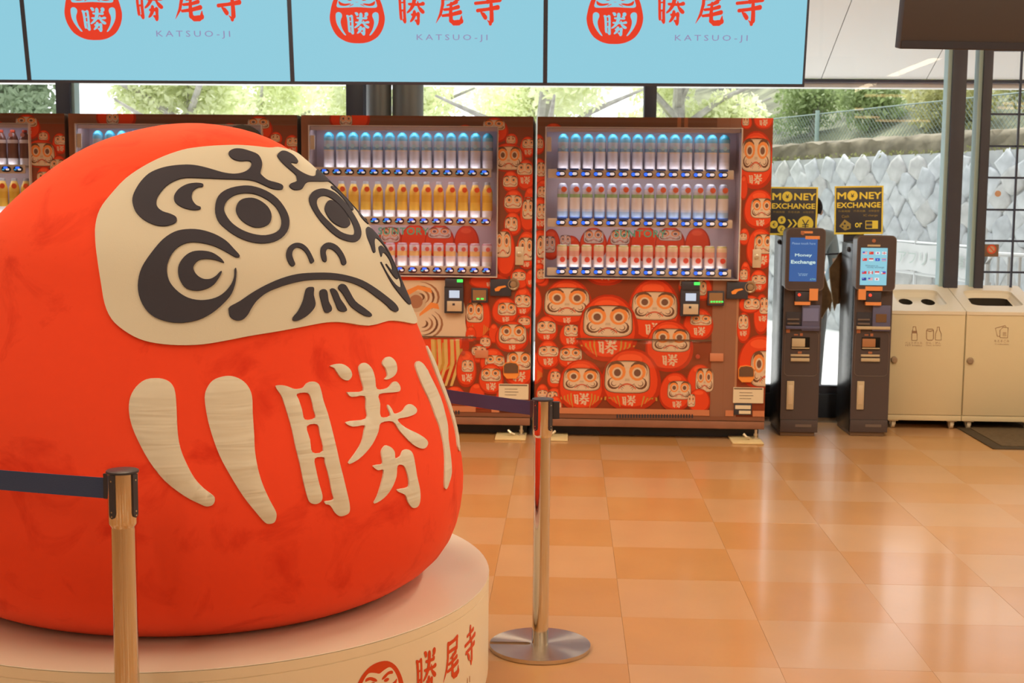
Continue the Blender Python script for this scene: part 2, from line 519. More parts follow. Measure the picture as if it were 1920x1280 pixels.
for i in range(NA+1):
    for j in range(NC+1):
        t_ = j/NC; n_ = .22+.75*max(0, t_-.45)/.55+rnd.uniform(-.03, .03); z_ = WH-.03+.25*min(1, t_/.5)+rnd.uniform(-.022, .022)
        vs.append(wp(-9+i*17/NA, n_, z_))
b.add(vs, [(i*(NC+1)+j, (i+1)*(NC+1)+j, (i+1)*(NC+1)+j+1, i*(NC+1)+j+1) for i in range(NA) for j in range(NC)])
b.build('earth_bank', m_moss, mk, smooth=80)
b = MB()
for i in range(1500):
    p = wp(random.uniform(-8, 7), random.uniform(-.02, .3), WH+random.uniform(-.02, .035)); q = .03
    b.add([p, p+Vector((random.uniform(-q, q), random.uniform(-q, q), random.uniform(-.02, .03))), p+Vector((random.uniform(-q, q), 0, q))], [(0, 1, 2)])
stuff(b.build('moss', m_mossg, mk, smooth=0))

# mesh fence above the kerb
m_wire = mat('green_grey_wire', (.20, .26, .24, 1), .6); m_fpost = mat('pale_green_post', (.25, .34, .31, 1), .5)
m_rust = mat('rusty_post', (.42, .24, .2, 1), .7, noise=.2)
fe = thing('mesh_fence', 'grey green wire mesh fence standing above the mossy kerb outside', 'fence')
b = MB(); FZ0, FZ1 = WH+.14, WH+.64
s_ = -9.
while s_ < 8:
    for sg_ in (1, -1):
        p, q = wp(s_, 1.1, FZ0 if sg_ > 0 else FZ1), wp(s_+.5, 1.1, FZ1 if sg_ > 0 else FZ0)
        b.tube([p, q], .003, 4)
    s_ += .065
b.tube([wp(-9, 1.1, FZ1), wp(8, 1.1, FZ1)], .008, 5)
stuff(b.build('wire_mesh', m_wire, fe, smooth=0))
for k, s_ in enumerate((-6.2, -4.4, -2.6, -.8, 1.75, 3.95, 5.9)):
    MB().tube([wp(s_, 1.05, WH), wp(s_, 1.05, FZ1+.04)], .028, 8).build('fence_post', m_rust if k == 4 else m_fpost, fe)

# planted bank behind the fence
m_hill = mat('bank_soil_and_grass', (.155, .165, .095, 1), .95, noise=.7, nscale=2.2, bump=.5, bscale=6)
b = MB(); NS, NN = 46, 22; vs = []
for i in range(NS+1):
    for j in range(NN+1):
        s_, n_ = -14+i*.52, 1.3+j*.45
        z = WH+.05+(n_-1.3)*.42+.12*math.sin(s_*1.3+n_)+random.uniform(-.07, .07)
        vs.append(wp(s_, n_, z))
b.add(vs, [(i*(NN+1)+j, (i+1)*(NN+1)+j, (i+1)*(NN+1)+j+1, i*(NN+1)+j+1) for i in range(NS) for j in range(NN)])
struct(b.build('hillside', m_hill, smooth=80))


def leaf_mat(name, c, tr=.5):
    if name in MATS: return MATS[name]
    m = mat(name, c, .6, noise=.35, nscale=3); n = m.node_tree; bs = n.nodes['Principled BSDF']
    tl = n.nodes.new('ShaderNodeBsdfTranslucent'); tl.inputs[0].default_value = c
    mx = n.nodes.new('ShaderNodeMixShader'); mx.inputs[0].default_value = tr
    n.links.new(bs.outputs[0], mx.inputs[1]); n.links.new(tl.outputs[0], mx.inputs[2])
    n.links.new(mx.outputs[0], n.nodes['Material Output'].inputs[0])
    return m


def foliage(blobs, n, size, m, parent, rnd):
    b = MB()
    for c, r in blobs:
        c = Vector(c)
        for _ in range(n):
            d = Vector((rnd.gauss(0, 1), rnd.gauss(0, 1), rnd.gauss(0, 1))).normalized()*(rnd.random()**.45)
            p = c+Vector((d.x*r[0], d.y*r[1], d.z*r[2]))
            u = Vector((rnd.gauss(0, 1), rnd.gauss(0, 1), rnd.gauss(0, 1))).normalized()
            v = u.cross(Vector((rnd.gauss(0, 1), rnd.gauss(0, 1), rnd.gauss(0, 1)))).normalized()
            s1 = size*rnd.uniform(.6, 1.4); s2 = s1*.5
            b.add([p-u*s1, p-v*s2, p+u*s1, p+v*s2], [(0, 1, 2, 3)])
    return stuff(b.build('foliage', m, parent, smooth=0))


m_bark = mat('grey_bark', (.42, .40, .36, 1), .9, noise=.3, nscale=12)
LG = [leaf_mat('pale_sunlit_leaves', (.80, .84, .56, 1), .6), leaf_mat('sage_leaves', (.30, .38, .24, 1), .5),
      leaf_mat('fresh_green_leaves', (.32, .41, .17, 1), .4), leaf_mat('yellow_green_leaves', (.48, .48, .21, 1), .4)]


def tree(x, y, label, m, seed, r=1.5, zc=2.9, n=420, size=.075, lean=0.):
    rnd = random.Random(seed)
    t = thing('tree', label, 'tree', (0, 0, 0), 0, 'trees and bushes outside the windows')
    b = MB(); b.tube([(x, y, -.05), (x+lean*.5, y, 1.2), (x+lean, y, 2.2), (x+lean*1.3, y+.2, 3.4)], [.13, .11, .085, .03], 8)
    for k in range(7):
        a = rnd.uniform(0, 6.28); h = rnd.uniform(1.5, 2.6)
        b.tube([(x+lean*h/2.4, y, h), (x+lean+.5*math.cos(a), y+.5*math.sin(a), h+.35), (x+lean+1.1*math.cos(a), y+1.1*math.sin(a), h+.6)], [.05, .035, .012], 6)
    b.build('trunk', m_bark, t)
    bl = []
    for k in range(9):
        a = rnd.uniform(0, 6.28); q = rnd.uniform(.2, .9)*r
        bl.append(((x+lean+q*math.cos(a), y+q*math.sin(a), zc+rnd.uniform(-.5, .6)), (r*.55, r*.55, r*.42)))
    foliage(bl, int(n*2.1), size*.62, m, t, rnd)


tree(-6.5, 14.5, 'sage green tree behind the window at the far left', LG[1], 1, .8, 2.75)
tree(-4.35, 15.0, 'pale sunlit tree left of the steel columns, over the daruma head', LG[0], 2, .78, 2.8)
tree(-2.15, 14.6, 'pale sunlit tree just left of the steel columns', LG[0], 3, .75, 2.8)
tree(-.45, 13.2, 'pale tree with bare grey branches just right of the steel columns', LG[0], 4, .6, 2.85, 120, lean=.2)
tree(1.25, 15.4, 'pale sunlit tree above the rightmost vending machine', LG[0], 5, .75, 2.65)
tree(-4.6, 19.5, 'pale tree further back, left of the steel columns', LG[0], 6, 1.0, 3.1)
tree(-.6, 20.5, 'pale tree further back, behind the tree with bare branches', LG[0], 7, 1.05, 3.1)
for k, (s_, n_, m, lab) in enumerate(((-3.3, 2.6, LG[2], 'fresh green bush on the bank left of all the other bushes'),
                                      (-1.55, 2.4, LG[2], 'green bush on the bank above the rightmost vending machine'),
                                      (.2, 2.2, LG[3], 'yellow green bush on the bank above the left yellow sign'),
                                      (1.95, 2.3, LG[3], 'yellow bush on the bank left of the rusty fence post'),
                                      (3.6, 2.2, LG[2], 'fresh green bush on the bank beside the wide dark upright'),
                                      (5.3, 2.2, LG[2], 'fresh green bush on the bank behind the barred window'))):
    rnd = random.Random(40+k)
    t = thing('bush', lab, 'bush', (0, 0, 0), 0, 'trees and bushes outside the windows')
    zb = WH+.0+(n_-1.3)*.42
    st = MB()
    for q in range(6):
        st.tube([wp(s_+rnd.uniform(-.1, .1), n_, zb-.05), wp(s_+rnd.uniform(-.5, .5), n_+rnd.uniform(-.2, .2), zb+.7)], [.02, .006], 5)
    st.build('stem', m_bark, t)
    bl = [(tuple(wp(s_+rnd.uniform(-.4, .4), n_+rnd.uniform(-.25, .25), zb+rnd.uniform(.12, .62))), (.45, .42, .26)) for _ in range(6)]
    foliage(bl, 520, .04, m, t, rnd)

# banner on the barrier outside, then a white railing and a blue parking sign
BA, BB = at(1669, 386, 12.75), at(1818, 388, 11.0)
bd = (BB-BA); bd.z = 0; blen = bd.length; bd.normalize()


def bp(s_, z, n_=0.): return Vector((BA.x, BA.y, 0))+bd*s_+Vector((bd.y, -bd.x, 0))*n_+Vector((0, 0, z))


bn = thing('banner', 'long white banner with grey green lettering on a barrier outside, behind the waste bins', 'banner')
z1, z0 = 1.03, .785
b = MB(); nseg = 24; s0b, s1b = -1.1, blen+.35
vs = []
for i in range(nseg+1):
    s_ = s0b+(s1b-s0b)*i/nseg
    for n_ in (0, .01): vs += [bp(s_, z0+.006*math.sin(i*1.1), n_+.012*math.sin(i*.9)), bp(s_, z1+.005*math.sin(i*.8), n_+.012*math.sin(i*.9))]
fs = []
for i in range(nseg):
    a, c = i*4, (i+1)*4
    fs += [(a, c, c+1, a+1), (a+2, a+3, c+3, c+2), (a+1, c+1, c+3, a+3), (a, a+2, c+2, c)]
b.add(vs, fs); b.build('sheet', mat('white_banner_cloth', (.44, .455, .45, 1), .7), bn, smooth=60)
b = MB(); put_text(b, 'バリアフリー駐車場', lambda u, v, d: bp(u, v, .032), blen*.5+.04, (z0+z1)/2, width=blen+.45, height=.125)
stuff(b.build('banner_lettering', mat('banner_ink', (.30, .355, .325, 1), .7), bn, smooth=0))
m_white = mat('white_enamel', (.46, .48, .48, 1), .4)
b = MB()
for s_ in (-1.0, blen*.33, blen+.3): b.tube([bp(s_, -.02, -.04), bp(s_, 1.06, -.04)], .02, 8)
for z in (.3, .76, 1.04): b.tube([bp(-1.1, z, -.04), bp(blen+.35, z, -.04)], .014, 8)
b.build('barrier_frame', m_white, bn)
rl = thing('railing', 'white steel railing with upright bars outside behind the barred window', 'railing')
R0, R1 = at(1856, 388, 10.6), at(1960, 388, 10.2)
rd = Vector((R1.x-R0.x, R1.y-R0.y, 0)); rl_len = rd.length*1.6; rd.normalize()
rp = lambda s_, z: Vector((R0.x, R0.y, z))+rd*s_
MB().tube([rp(0, -.02), rp(0, .92), rp(.03, .98), rp(.06, 1.0), rp(rl_len, 1.0), rp(rl_len, -.02)], .02, 8).build('rail_frame', m_white, rl)
MB().tube([rp(0, .2), rp(rl_len, .2)], .015, 8).build('lower_rail', m_white, rl)
for k in range(1, 8): MB().tube([rp(rl_len*k/8, .2), rp(rl_len*k/8, 1.0)], .012, 6).build('bar', m_white, rl)
pk = thing('parking_sign', 'white and blue parking sign outside between the upright and the railing', 'sign', (0, 0, 0))
P0 = at(1838, 490, 11.6)
MB().box(P0.x-.11, P0.x+.06, P0.y, P0.y+.02, P0.z-.12, P0.z+.13, bev=.004).build('sign_board', m_white, pk)
MB().box(P0.x-.1, P0.x+.03, P0.y-.004, P0.y, P0.z-.07, P0.z+.02).build('blue_panel', mat('parking_blue', (.06, .2, .62, 1), .5), pk, smooth=0)
b = MB(); put_text(b, 'P', lambda u, v, d: (P0.x-.035+u, P0.y-.006, P0.z-.025+v), 0, 0, height=.07, offset=.02); b.build('letter', m_white, pk, smooth=0)
MB().tube([(P0.x, P0.y+.03, -.02), (P0.x, P0.y+.03, P0.z+.1)], .02, 8).build('sign_post', m_white, pk)

# round steel columns just outside the glass behind the vending machines
m_steel_d = mat('dark_grey_steel', (.24, .25, .25, 1), .4, metal=.3, spec=.5)
for (pa, pb, lab) in ((686, 734, 'left dark grey round steel column behind the third vending machine'),
                      (736, 794, 'right dark grey round steel column behind the third vending machine')):
    xa, xb = at(pa, 190, 9.0).x, at(pb, 190, 9.0).x; r = (xb-xa)/2
    c = thing('steel_column', lab, 'column', ((xa+xb)/2, 9.0, -.02), 0, 'steel columns')
    MB().lathe([(r, 0), (r, 2.68)], 32).build('shaft', m_steel_d, c)
    MB().lathe([(r+.04, 0), (r+.04, .05), (r, .06)], 32).build('foot_ring', m_steel_d, c)

# lamps of the hall behind the camera: the warm streaks mirrored in the glass
m_lamp = mat('warm_tube', (1, .8, .6, 1), .5, emit=(1, .62, .28, 1), es=9)
LPOS = ('as short streak right of the rightmost vending machine', 'as lower short streak beside the vending machine', 'as short streak left of the rusty post', 'as streak crossing the rusty post', 'as long streak right of the rusty post', 'as topmost streak over the bushes', 'as upper streak behind the bars', 'as lower streak behind the bars')
for kp, (xa, xb) in enumerate(((-3.2, -2.0), (1.5, 2.6), (4.4, 6.8))):  # unseen pale pilasters, added for bright bands in the steel poles' reflections
    struct(MB().box(xa, xb, -8, -7.9, 0, CEIL).build('trim_%d' % (kp+2), m_wall, smooth=0))
m_lampb = mat('lamp_housing', (.7, .7, .7, 1), .5)
for kl, (xa, xb, y) in enumerate(((1445, 1503, 217), (1445, 1490, 231), (1560, 1620, 205), (1560, 1650, 220), (1640, 1745, 227), (1620, 1700, 180), (1880, 1960, 195), (1870, 1950, 203))):
    hd = 2.80; ym = (xa+xb)/2
    d = (hd-CAM_H)/max(.02, (ray(ym, y).z/ray(ym, y).y))
    pa, pb = at(xa, y, d), at(xb, y, d)
    yy = 2*WALL_Y-d
    l = thing('linear_lamp', 'warm linear lamp behind the viewer, mirrored '+LPOS[kl], 'lamp', ((pa.x+pb.x)/2, yy, hd), 0, 'linear ceiling lamps')
    L = (pb.x-pa.x)/2
    MB().box(-L, L, -.05, .05, .02, .07, bev=.005).build('housing', m_lampb, l)
    MB().box(-L+.01, L-.01, -.03, .03, -.012, .02, bev=.004).build('tube', m_lamp, l)
    MB().tube([(-L*.6, 0, .07), (-L*.6, 0, CEIL-hd)], .006, 6).build('suspension_rod', m_lampb, l)
    MB().tube([(L*.6, 0, .07), (L*.6, 0, CEIL-hd)], .006, 6).build('suspension_rod', m_lampb, l)
# ================================================================== THE GIANT DARUMA CUSHION
FEATS = {
'face': '40.2,63.3 18.5,64.0 5.3,63.9 -4.2,64.2 -12.8,64.4 -19.9,64.3 -26.7,64.1 -33.2,63.7 -39.5,63.0 -47.7,60.9 -54.6,57.8 -59.5,53.9 -62.3,48.7 -63.5,44.7 -62.9,40.5 -61.4,36.5 -59.5,31.9 -57.8,27.2 -56.2,22.5 -54.2,19.2 -51.4,16.9 -48.0,15.1 -44.4,14.2 -40.0,13.8 -35.1,13.9 -30.1,14.6 -24.5,15.5 -17.5,16.3 -9.7,17.2 -4.6,17.6 0.2,17.3 8.7,15.9 17.6,14.6 28.6,12.7',
'brow': '-19.5,61.2 -18.5,62.1 -15.7,62.8 -12.2,62.8 -8.8,62.2 -5.6,61.3 -5.2,59.9 -6.3,58.2 -8.8,56.1 -8.6,55.3 -6.9,54.1 -3.0,53.4 -1.4,52.8 -2.1,51.9 -4.3,51.7 -7.1,52.0 -9.5,52.8 -11.8,53.6 -14.7,54.1 -19.3,54.2 -25.2,54.2 -32.3,54.3 -37.9,54.3 -41.3,53.6 -44.5,51.9 -46.6,49.3 -47.1,47.3 -46.4,45.7 -44.8,44.6 -42.5,44.0 -40.9,43.2 -40.8,42.1 -41.8,41.3 -43.9,40.7 -46.5,40.9 -49.4,42.0 -52.0,43.8 -53.6,45.7 -54.5,47.8 -54.4,50.1 -53.4,52.8 -51.4,55.2 -48.1,56.7 -43.8,57.6 -37.8,58.0 -33.3,57.7 -28.9,56.9 -24.7,56.0 -21.0,55.6 -17.8,55.8 -14.6,56.5 -12.1,57.6 -10.7,59.0 -12.2,59.4 -15.8,59.3 -18.5,59.9',
'cres': '-32.2,52.5 -33.2,52.8 -35.2,52.8 -37.9,52.3 -40.5,50.9 -41.8,48.9 -41.3,47.3 -39.2,46.0 -36.3,45.4 -34.2,45.6 -33.7,46.2 -35.0,46.7 -36.1,48.0 -36.3,49.3 -35.7,50.7 -34.0,51.7 -32.6,51.9',
'eyeo': '-29.4,46.0 -27.8,49.3 -24.3,51.3 -19.4,52.3 -14.8,52.4 -10.0,51.3 -6.5,49.2 -5.2,46.0 -5.9,43.0 -8.6,39.9 -12.6,37.7 -16.9,36.8 -20.8,37.1 -24.3,38.4 -27.2,40.5 -29.1,42.8',
'eyei': '-26.6,46.1 -25.1,48.3 -22.0,49.9 -18.3,50.5 -14.4,50.3 -10.7,48.9 -8.5,46.8 -8.3,44.1 -9.7,41.6 -12.3,39.8 -16.1,38.9 -19.6,39.2 -22.7,40.3 -25.1,42.1 -26.4,44.3',
'pup': '-22.9,45.7 -21.8,47.6 -19.7,48.8 -16.4,49.2 -13.8,48.6 -11.7,47.0 -11.4,44.9 -12.9,42.6 -15.4,41.4 -18.3,41.1 -20.7,42.0 -22.4,43.6',
'swo': '-24.8,33.5 -26.1,35.3 -27.8,37.3 -30.7,39.0 -34.4,40.0 -38.1,40.0 -41.2,39.2 -44.1,37.1 -46.7,33.6 -48.5,30.4 -49.1,27.4 -48.7,24.4 -47.2,21.6 -45.0,19.7 -42.0,18.7 -39.1,18.5 -35.8,19.1 -32.7,20.6 -29.9,22.8 -27.9,24.9 -26.7,27.6 -26.2,30.3 -26.6,30.4 -27.0,28.5 -28.2,26.5 -30.2,24.7 -32.5,23.7 -35.2,23.4 -37.8,23.9 -40.0,25.2 -41.8,27.1 -42.6,29.2 -42.6,31.4 -41.5,34.0 -39.6,35.8 -37.1,36.7 -34.1,36.6 -31.1,35.9 -28.2,34.5 -25.9,33.2',
'swi': '-29.1,32.0 -29.9,33.0 -31.8,34.2 -34.2,34.6 -36.7,34.3 -38.6,33.1 -39.9,31.2 -40.1,29.3 -39.5,27.5 -38.2,26.0 -36.0,25.5 -33.8,25.9 -31.9,26.9 -30.4,28.7 -29.8,29.8 -30.3,29.7 -31.3,28.8 -32.7,28.1 -34.3,28.1 -35.7,28.9 -36.5,30.2 -36.3,31.3 -35.1,32.4 -33.4,32.7 -31.2,32.5 -29.3,31.9',
'nosl': '-10.5,31.0 -11.4,31.1 -11.9,32.6 -11.5,34.3 -10.0,35.9 -7.6,36.8 -5.4,36.6 -4.1,35.3 -3.7,32.9 -3.8,31.9 -5.0,31.6 -5.1,32.7 -5.3,34.2 -6.1,35.3 -7.5,35.7 -9.0,35.0 -10.0,33.8 -10.1,32.5 -10.0,31.5',
'nosr': '0.4,31.8 -0.6,32.1 -0.4,33.6 0.8,35.4 3.0,36.5 5.5,36.7 7.7,35.7 8.4,33.6 8.1,31.6 7.2,30.8 6.0,31.0 6.2,32.4 5.8,34.0 4.6,35.0 3.1,35.1 1.6,34.1 1.1,32.8',
'mouth': '-29.0,21.0 -28.7,21.9 -26.3,23.1 -23.2,24.9 -19.5,26.6 -15.0,28.1 -10.3,29.0 -5.4,29.2 0.5,29.0 6.0,28.2 11.8,26.7 16.9,24.4 21.4,21.9 24.7,19.9 25.3,18.5 23.4,18.0 20.9,18.7 18.9,20.3 15.4,22.5 11.4,24.8 6.6,26.5 1.8,27.3 -3.5,27.6 -8.4,27.5 -12.6,26.9 -16.0,26.1 -19.3,25.0 -22.0,23.3 -23.7,21.5 -24.8,20.0 -26.1,19.0 -27.6,18.9 -28.8,19.7',
'be1': '-6.3,25.6 -7.1,25.9 -8.4,25.7 -9.3,24.5 -10.4,22.7 -12.3,20.5 -13.9,19.2 -14.0,18.4 -12.6,18.4 -10.2,19.3 -7.9,20.8 -7.0,22.1 -6.9,24.0',
'be2': '-4.4,25.1 -3.1,25.2 -2.5,24.5 -2.9,22.4 -2.5,20.8 -3.2,19.9 -4.7,19.8 -5.1,20.9 -5.1,23.0 -5.0,24.2',
'be3': '-1.2,25.2 0.0,25.2 0.8,24.4 1.1,22.7 2.0,21.0 2.1,19.9 0.8,19.7 -0.6,20.2 -0.9,21.8 -1.2,23.8',
'be4': '2.7,26.2 4.4,25.9 5.1,24.4 6.1,21.9 8.6,20.1 10.6,18.6 10.2,17.9 7.7,18.4 4.8,20.1 3.6,21.4 2.6,23.8 1.6,25.3',
'Reyeo': '7.8,48.8 11.9,50.9 18.1,51.9 24.6,51.9 31.6,50.5 33.9,47.5 32.0,43.6 28.1,40.1 23.1,37.7 18.3,36.6 13.7,37.0 10.0,38.5 7.7,41.7 6.9,45.4',
'Reyei': '10.8,47.9 14.2,49.5 19.1,50.1 23.6,49.2 26.4,46.5 25.9,43.2 23.4,40.4 20.2,38.7 16.9,38.6 13.3,39.7 11.1,42.5 9.8,45.4',
'Rpup': '13.7,46.5 18.3,48.4 22.5,48.6 25.1,47.1 25.2,44.5 23.5,42.1 19.9,40.9 16.2,40.9 13.3,42.2 12.5,44.2',
'sA': '-49.1,1.2 -49.0,3.5 -48.0,5.5 -46.2,6.9 -43.7,7.1 -41.9,6.5 -40.9,5.3 -40.5,3.6 -40.3,0.7 -40.1,-3.1 -39.6,-5.7 -38.6,-8.1 -37.3,-10.4 -35.7,-12.1 -34.2,-13.2 -33.9,-13.8 -34.3,-14.5 -35.3,-14.7 -36.4,-14.3 -39.0,-13.0 -42.3,-10.6 -45.0,-7.5 -47.2,-4.0 -48.5,-1.3',
'sB': '-35.0,3.1 -34.5,4.9 -33.3,6.4 -31.5,7.1 -29.5,7.2 -27.6,6.4 -26.3,5.0 -25.7,3.0 -25.9,0.0 -26.1,-3.8 -26.3,-6.7 -26.1,-9.5 -25.5,-12.0 -24.5,-14.4 -23.6,-16.1 -23.5,-16.9 -23.9,-17.7 -24.8,-17.9 -25.6,-17.6 -26.9,-16.2 -29.1,-13.5 -31.2,-10.1 -32.8,-7.0 -34.0,-3.4 -34.7,-0.2',
'sC': '24.3,4.8 26.2,5.5 28.2,5.3 30.6,4.0 32.1,1.3 33.3,-1.6 33.3,-4.2 31.8,-6.8 30.3,-8.9 27.5,-11.1 25.6,-14.4 24.1,-16.6 21.6,-18.0 20.2,-18.6 19.2,-18.4 19.8,-16.8 22.2,-13.8 23.5,-11.6 24.6,-8.4 24.6,-6.2 25.0,-3.4 24.4,-0.8 24.0,2.3',
'moon': '-20.5,4.6 -19.4,4.8 -18.0,4.5 -16.3,3.8 -14.5,3.9 -13.4,4.7 -11.9,5.0 -10.6,4.4 -10.3,2.7 -10.3,1.1 -10.0,-1.2 -9.9,-3.1 -9.9,-5.2 -9.9,-7.8 -9.9,-10.1 -9.7,-12.6 -9.5,-14.7 -9.3,-16.5 -9.5,-17.7 -10.4,-18.1 -11.6,-18.1 -12.5,-17.5 -13.0,-16.7 -13.5,-16.2 -14.2,-16.0 -14.2,-15.7 -13.2,-15.7 -12.4,-15.5 -12.6,-14.4 -12.7,-12.0 -13.0,-9.8 -13.0,-8.9 -15.0,-8.9 -15.1,-10.8 -14.9,-12.9 -14.6,-14.7 -15.0,-15.5 -16.0,-15.8 -17.1,-15.5 -17.5,-14.7 -17.9,-12.3 -18.1,-9.6 -18.4,-6.7 -18.5,-3.7 -18.8,-1.2 -19.3,1.8 -19.7,3.0',
'mh1': '-16.1,2.8 -13.6,2.8 -13.0,1.3 -13.0,-0.6 -13.0,-2.1 -15.4,-2.2 -15.6,-0.3 -15.9,1.6',
'mh2': '-15.3,-3.4 -12.9,-3.3 -12.8,-5.2 -12.9,-7.9 -15.2,-7.9 -15.2,-5.7',
'dotl': '-6.6,7.9 -4.6,8.2 -2.8,7.9 -1.4,6.8 -1.2,5.5 -2.2,4.6 -3.3,4.5 -4.5,5.2 -5.2,6.5 -5.7,7.4',
'dotr': '10.0,7.3 11.7,8.1 13.7,8.0 15.1,6.7 14.6,5.0 12.8,3.9 10.2,3.4 8.7,3.5 10.2,4.2 10.3,5.7 9.7,6.6',
'fu': '1.5,7.0 2.9,7.7 4.4,7.4 5.5,6.0 5.5,4.0 5.1,1.8 8.8,1.6 11.2,2.5 12.8,2.5 13.5,1.4 12.7,0.5 10.3,0.5 5.2,0.7 4.6,-1.2 3.5,-3.6 6.6,-3.8 6.6,-2.2 7.1,-1.7 7.7,-2.6 8.1,-3.6 11.0,-3.5 13.2,-2.7 15.3,-2.6 16.8,-3.7 15.6,-4.5 12.0,-4.7 8.3,-4.7 9.9,-6.4 13.9,-8.2 16.2,-9.6 15.9,-10.4 14.0,-10.8 11.7,-10.2 9.7,-8.9 7.7,-6.7 6.6,-4.9 2.9,-4.7 1.4,-6.1 -1.2,-8.0 -4.4,-9.6 -7.0,-10.4 -8.0,-10.4 -6.2,-9.2 -3.8,-7.5 -2.3,-5.6 -1.7,-4.6 -4.8,-4.5 -6.3,-3.7 -4.9,-3.5 -0.7,-3.5 0.1,-1.5 0.8,0.8 -2.9,1.0 -3.8,2.0 -2.9,2.0 0.8,1.9 1.1,4.1 1.2,5.8',
'li': '0.8,-9.4 2.2,-8.7 3.5,-9.1 4.2,-10.0 3.9,-11.1 5.5,-11.0 6.9,-10.2 8.8,-10.3 9.6,-11.2 9.4,-12.9 9.1,-14.8 9.2,-17.0 8.7,-18.8 7.6,-19.5 6.0,-19.3 5.0,-18.2 4.5,-17.1 2.7,-16.3 2.8,-16.0 5.6,-16.1 6.3,-15.3 6.3,-13.7 5.7,-12.5 4.0,-12.3 3.0,-13.9 1.1,-15.5 -1.3,-16.7 -3.8,-17.2 -2.7,-16.2 -1.1,-14.3 0.0,-12.5 -1.5,-12.3 -2.4,-11.6 -1.4,-11.5 0.1,-11.5 0.4,-10.3',
}
BODY_R = [0.55, 0.5611, 0.5956, 0.6664, 0.7785, 0.8314, 0.8048, 0.7503, 0.6947, 0.6572, 0.6416, 0.6504, 0.6521, 0.6575, 0.6708, 0.6797, 0.6884]
FRONT_G = [-0.0, -0.0009, 0.0139, 0.0232, -0.0395, -0.0319, -0.0354, 0.0326, -0.0006]
BX, BY, BZ = -1.0384, 3.5494, .334+.55       # centre the radii are measured from
FACE_AZ = math.radians(-36)                   # the way the face looks


def spline(a, t):
    n = len(a); t = min(max(t, 0), n-1-1e-9); i = int(t); u = t-i
    g = lambda k: a[max(0, min(n-1, k))]
    e0 = a[1] if (i == 0 and n > 10) else g(i-1)
    e3 = a[n-2] if (i+2 > n-1 and n > 10) else g(i+2)
    b, c = g(i), g(i+1)
    return b+.5*u*(c-e0+u*(2*e0-5*b+4*c-e3+u*(3*(b-c)+e3-e0)))


def body_pt(phi, th, off=0.):
    """point on the cushion; phi from the face direction, th elevation, degrees"""
    p, t = math.radians(phi), math.radians(th)
    tt = (t+PI/2)/PI
    c = max(0., math.cos(p))
    R = spline(BODY_R, tt*16)*(1+spline(FRONT_G, tt*8)*c*c)+off
    a = p+FACE_AZ
    z = R*math.sin(t)
    return Vector((R*math.cos(t)*math.cos(a), R*math.cos(t)*math.sin(a), max(z, -.548)+.55))


def velvet():
    m = bpy.data.materials.new('red_velvet'); m.use_nodes = True; n = m.node_tree; b = n.nodes['Principled BSDF']
    tc = n.nodes.new('ShaderNodeTexCoord')
    t = n.nodes.new('ShaderNodeTexNoise'); t.inputs['Scale'].default_value = 5.5; t.inputs['Detail'].default_value = 6; t.inputs['Roughness'].default_value = .6; t.inputs['Distortion'].default_value = .8
    r = n.nodes.new('ShaderNodeValToRGB'); r.color_ramp.elements[0].position = .33; r.color_ramp.elements[0].color = (.77, .05, .022, 1)
    r.color_ramp.elements[1].position = .47; r.color_ramp.elements[1].color = (.95, .085, .037, 1)
    n.links.new(tc.outputs['Object'], t.inputs['Vector']); n.links.new(t.outputs['Fac'], r.inputs['Fac'])
    n.links.new(r.outputs['Color'], b.inputs['Base Color'])
    b.inputs['Roughness'].default_value = .85; b.inputs['Specular IOR Level'].default_value = .12
    b.inputs['Sheen Weight'].default_value = .25; b.inputs['Sheen Roughness'].default_value = .45; b.inputs['Sheen Tint'].default_value = (1, .35, .2, 1)
    t2 = n.nodes.new('ShaderNodeTexNoise'); t2.inputs['Scale'].default_value = 9; t2.inputs['Detail'].default_value = 5
    bp_ = n.nodes.new('ShaderNodeBump'); bp_.inputs['Strength'].default_value = .16; bp_.inputs['Distance'].default_value = .02
    n.links.new(tc.outputs['Object'], t2.inputs['Vector']); n.links.new(t2.outputs['Fac'], bp_.inputs['Height']); n.links.new(bp_.outputs['Normal'], b.inputs['Normal'])
    return m


m_velvet = velvet()
m_cream = mat('cream_felt', (.72, .72, .665, 1), .8, spec=.15, bump=.05, bscale=300)
m_ink = mat('black_felt', I(66, 54, 49), .8, spec=.15, bump=.05, bscale=300)


def puckered():
    m = mat('puckered_cream_satin', (.74, .73, .68, 1), .55, spec=.3); n = m.node_tree; b = n.nodes['Principled BSDF']
    tc = n.nodes.new('ShaderNodeTexCoord'); mp = n.nodes.new('ShaderNodeMapping'); mp.inputs['Scale'].default_value = (3, 3, 34)
    t = n.nodes.new('ShaderNodeTexNoise'); t.inputs['Scale'].default_value = 1.0; t.inputs['Detail'].default_value = 2; t.inputs['Distortion'].default_value = .5
    bp_ = n.nodes.new('ShaderNodeBump'); bp_.inputs['Strength'].default_value = .45; bp_.inputs['Distance'].default_value = .012
    n.links.new(tc.outputs['Object'], mp.inputs[0]); n.links.new(mp.outputs[0], t.inputs['Vector']); n.links.new(t.outputs['Fac'], bp_.inputs['Height'])
    n.links.new(bp_.outputs['Normal'], b.inputs['Normal'])
    return m


m_satin = puckered()
dar = thing('daruma_cushion', 'giant round red velvet daruma doll with a black-browed cream face on the white round plinth', 'cushion', (BX, BY, .334))
b = MB(); NP, NTH = 120, 64; vs = []
for j in range(NTH+1):
    for i in range(NP): vs.append(body_pt(360*i/NP, -90+180*j/NTH))
b.add(vs, [(j*NP+i, j*NP+(i+1) % NP, (j+1)*NP+(i+1) % NP, (j+1)*NP+i) for j in range(NTH) for i in range(NP)])
body = b.build('body', m_velvet, dar, smooth=80)


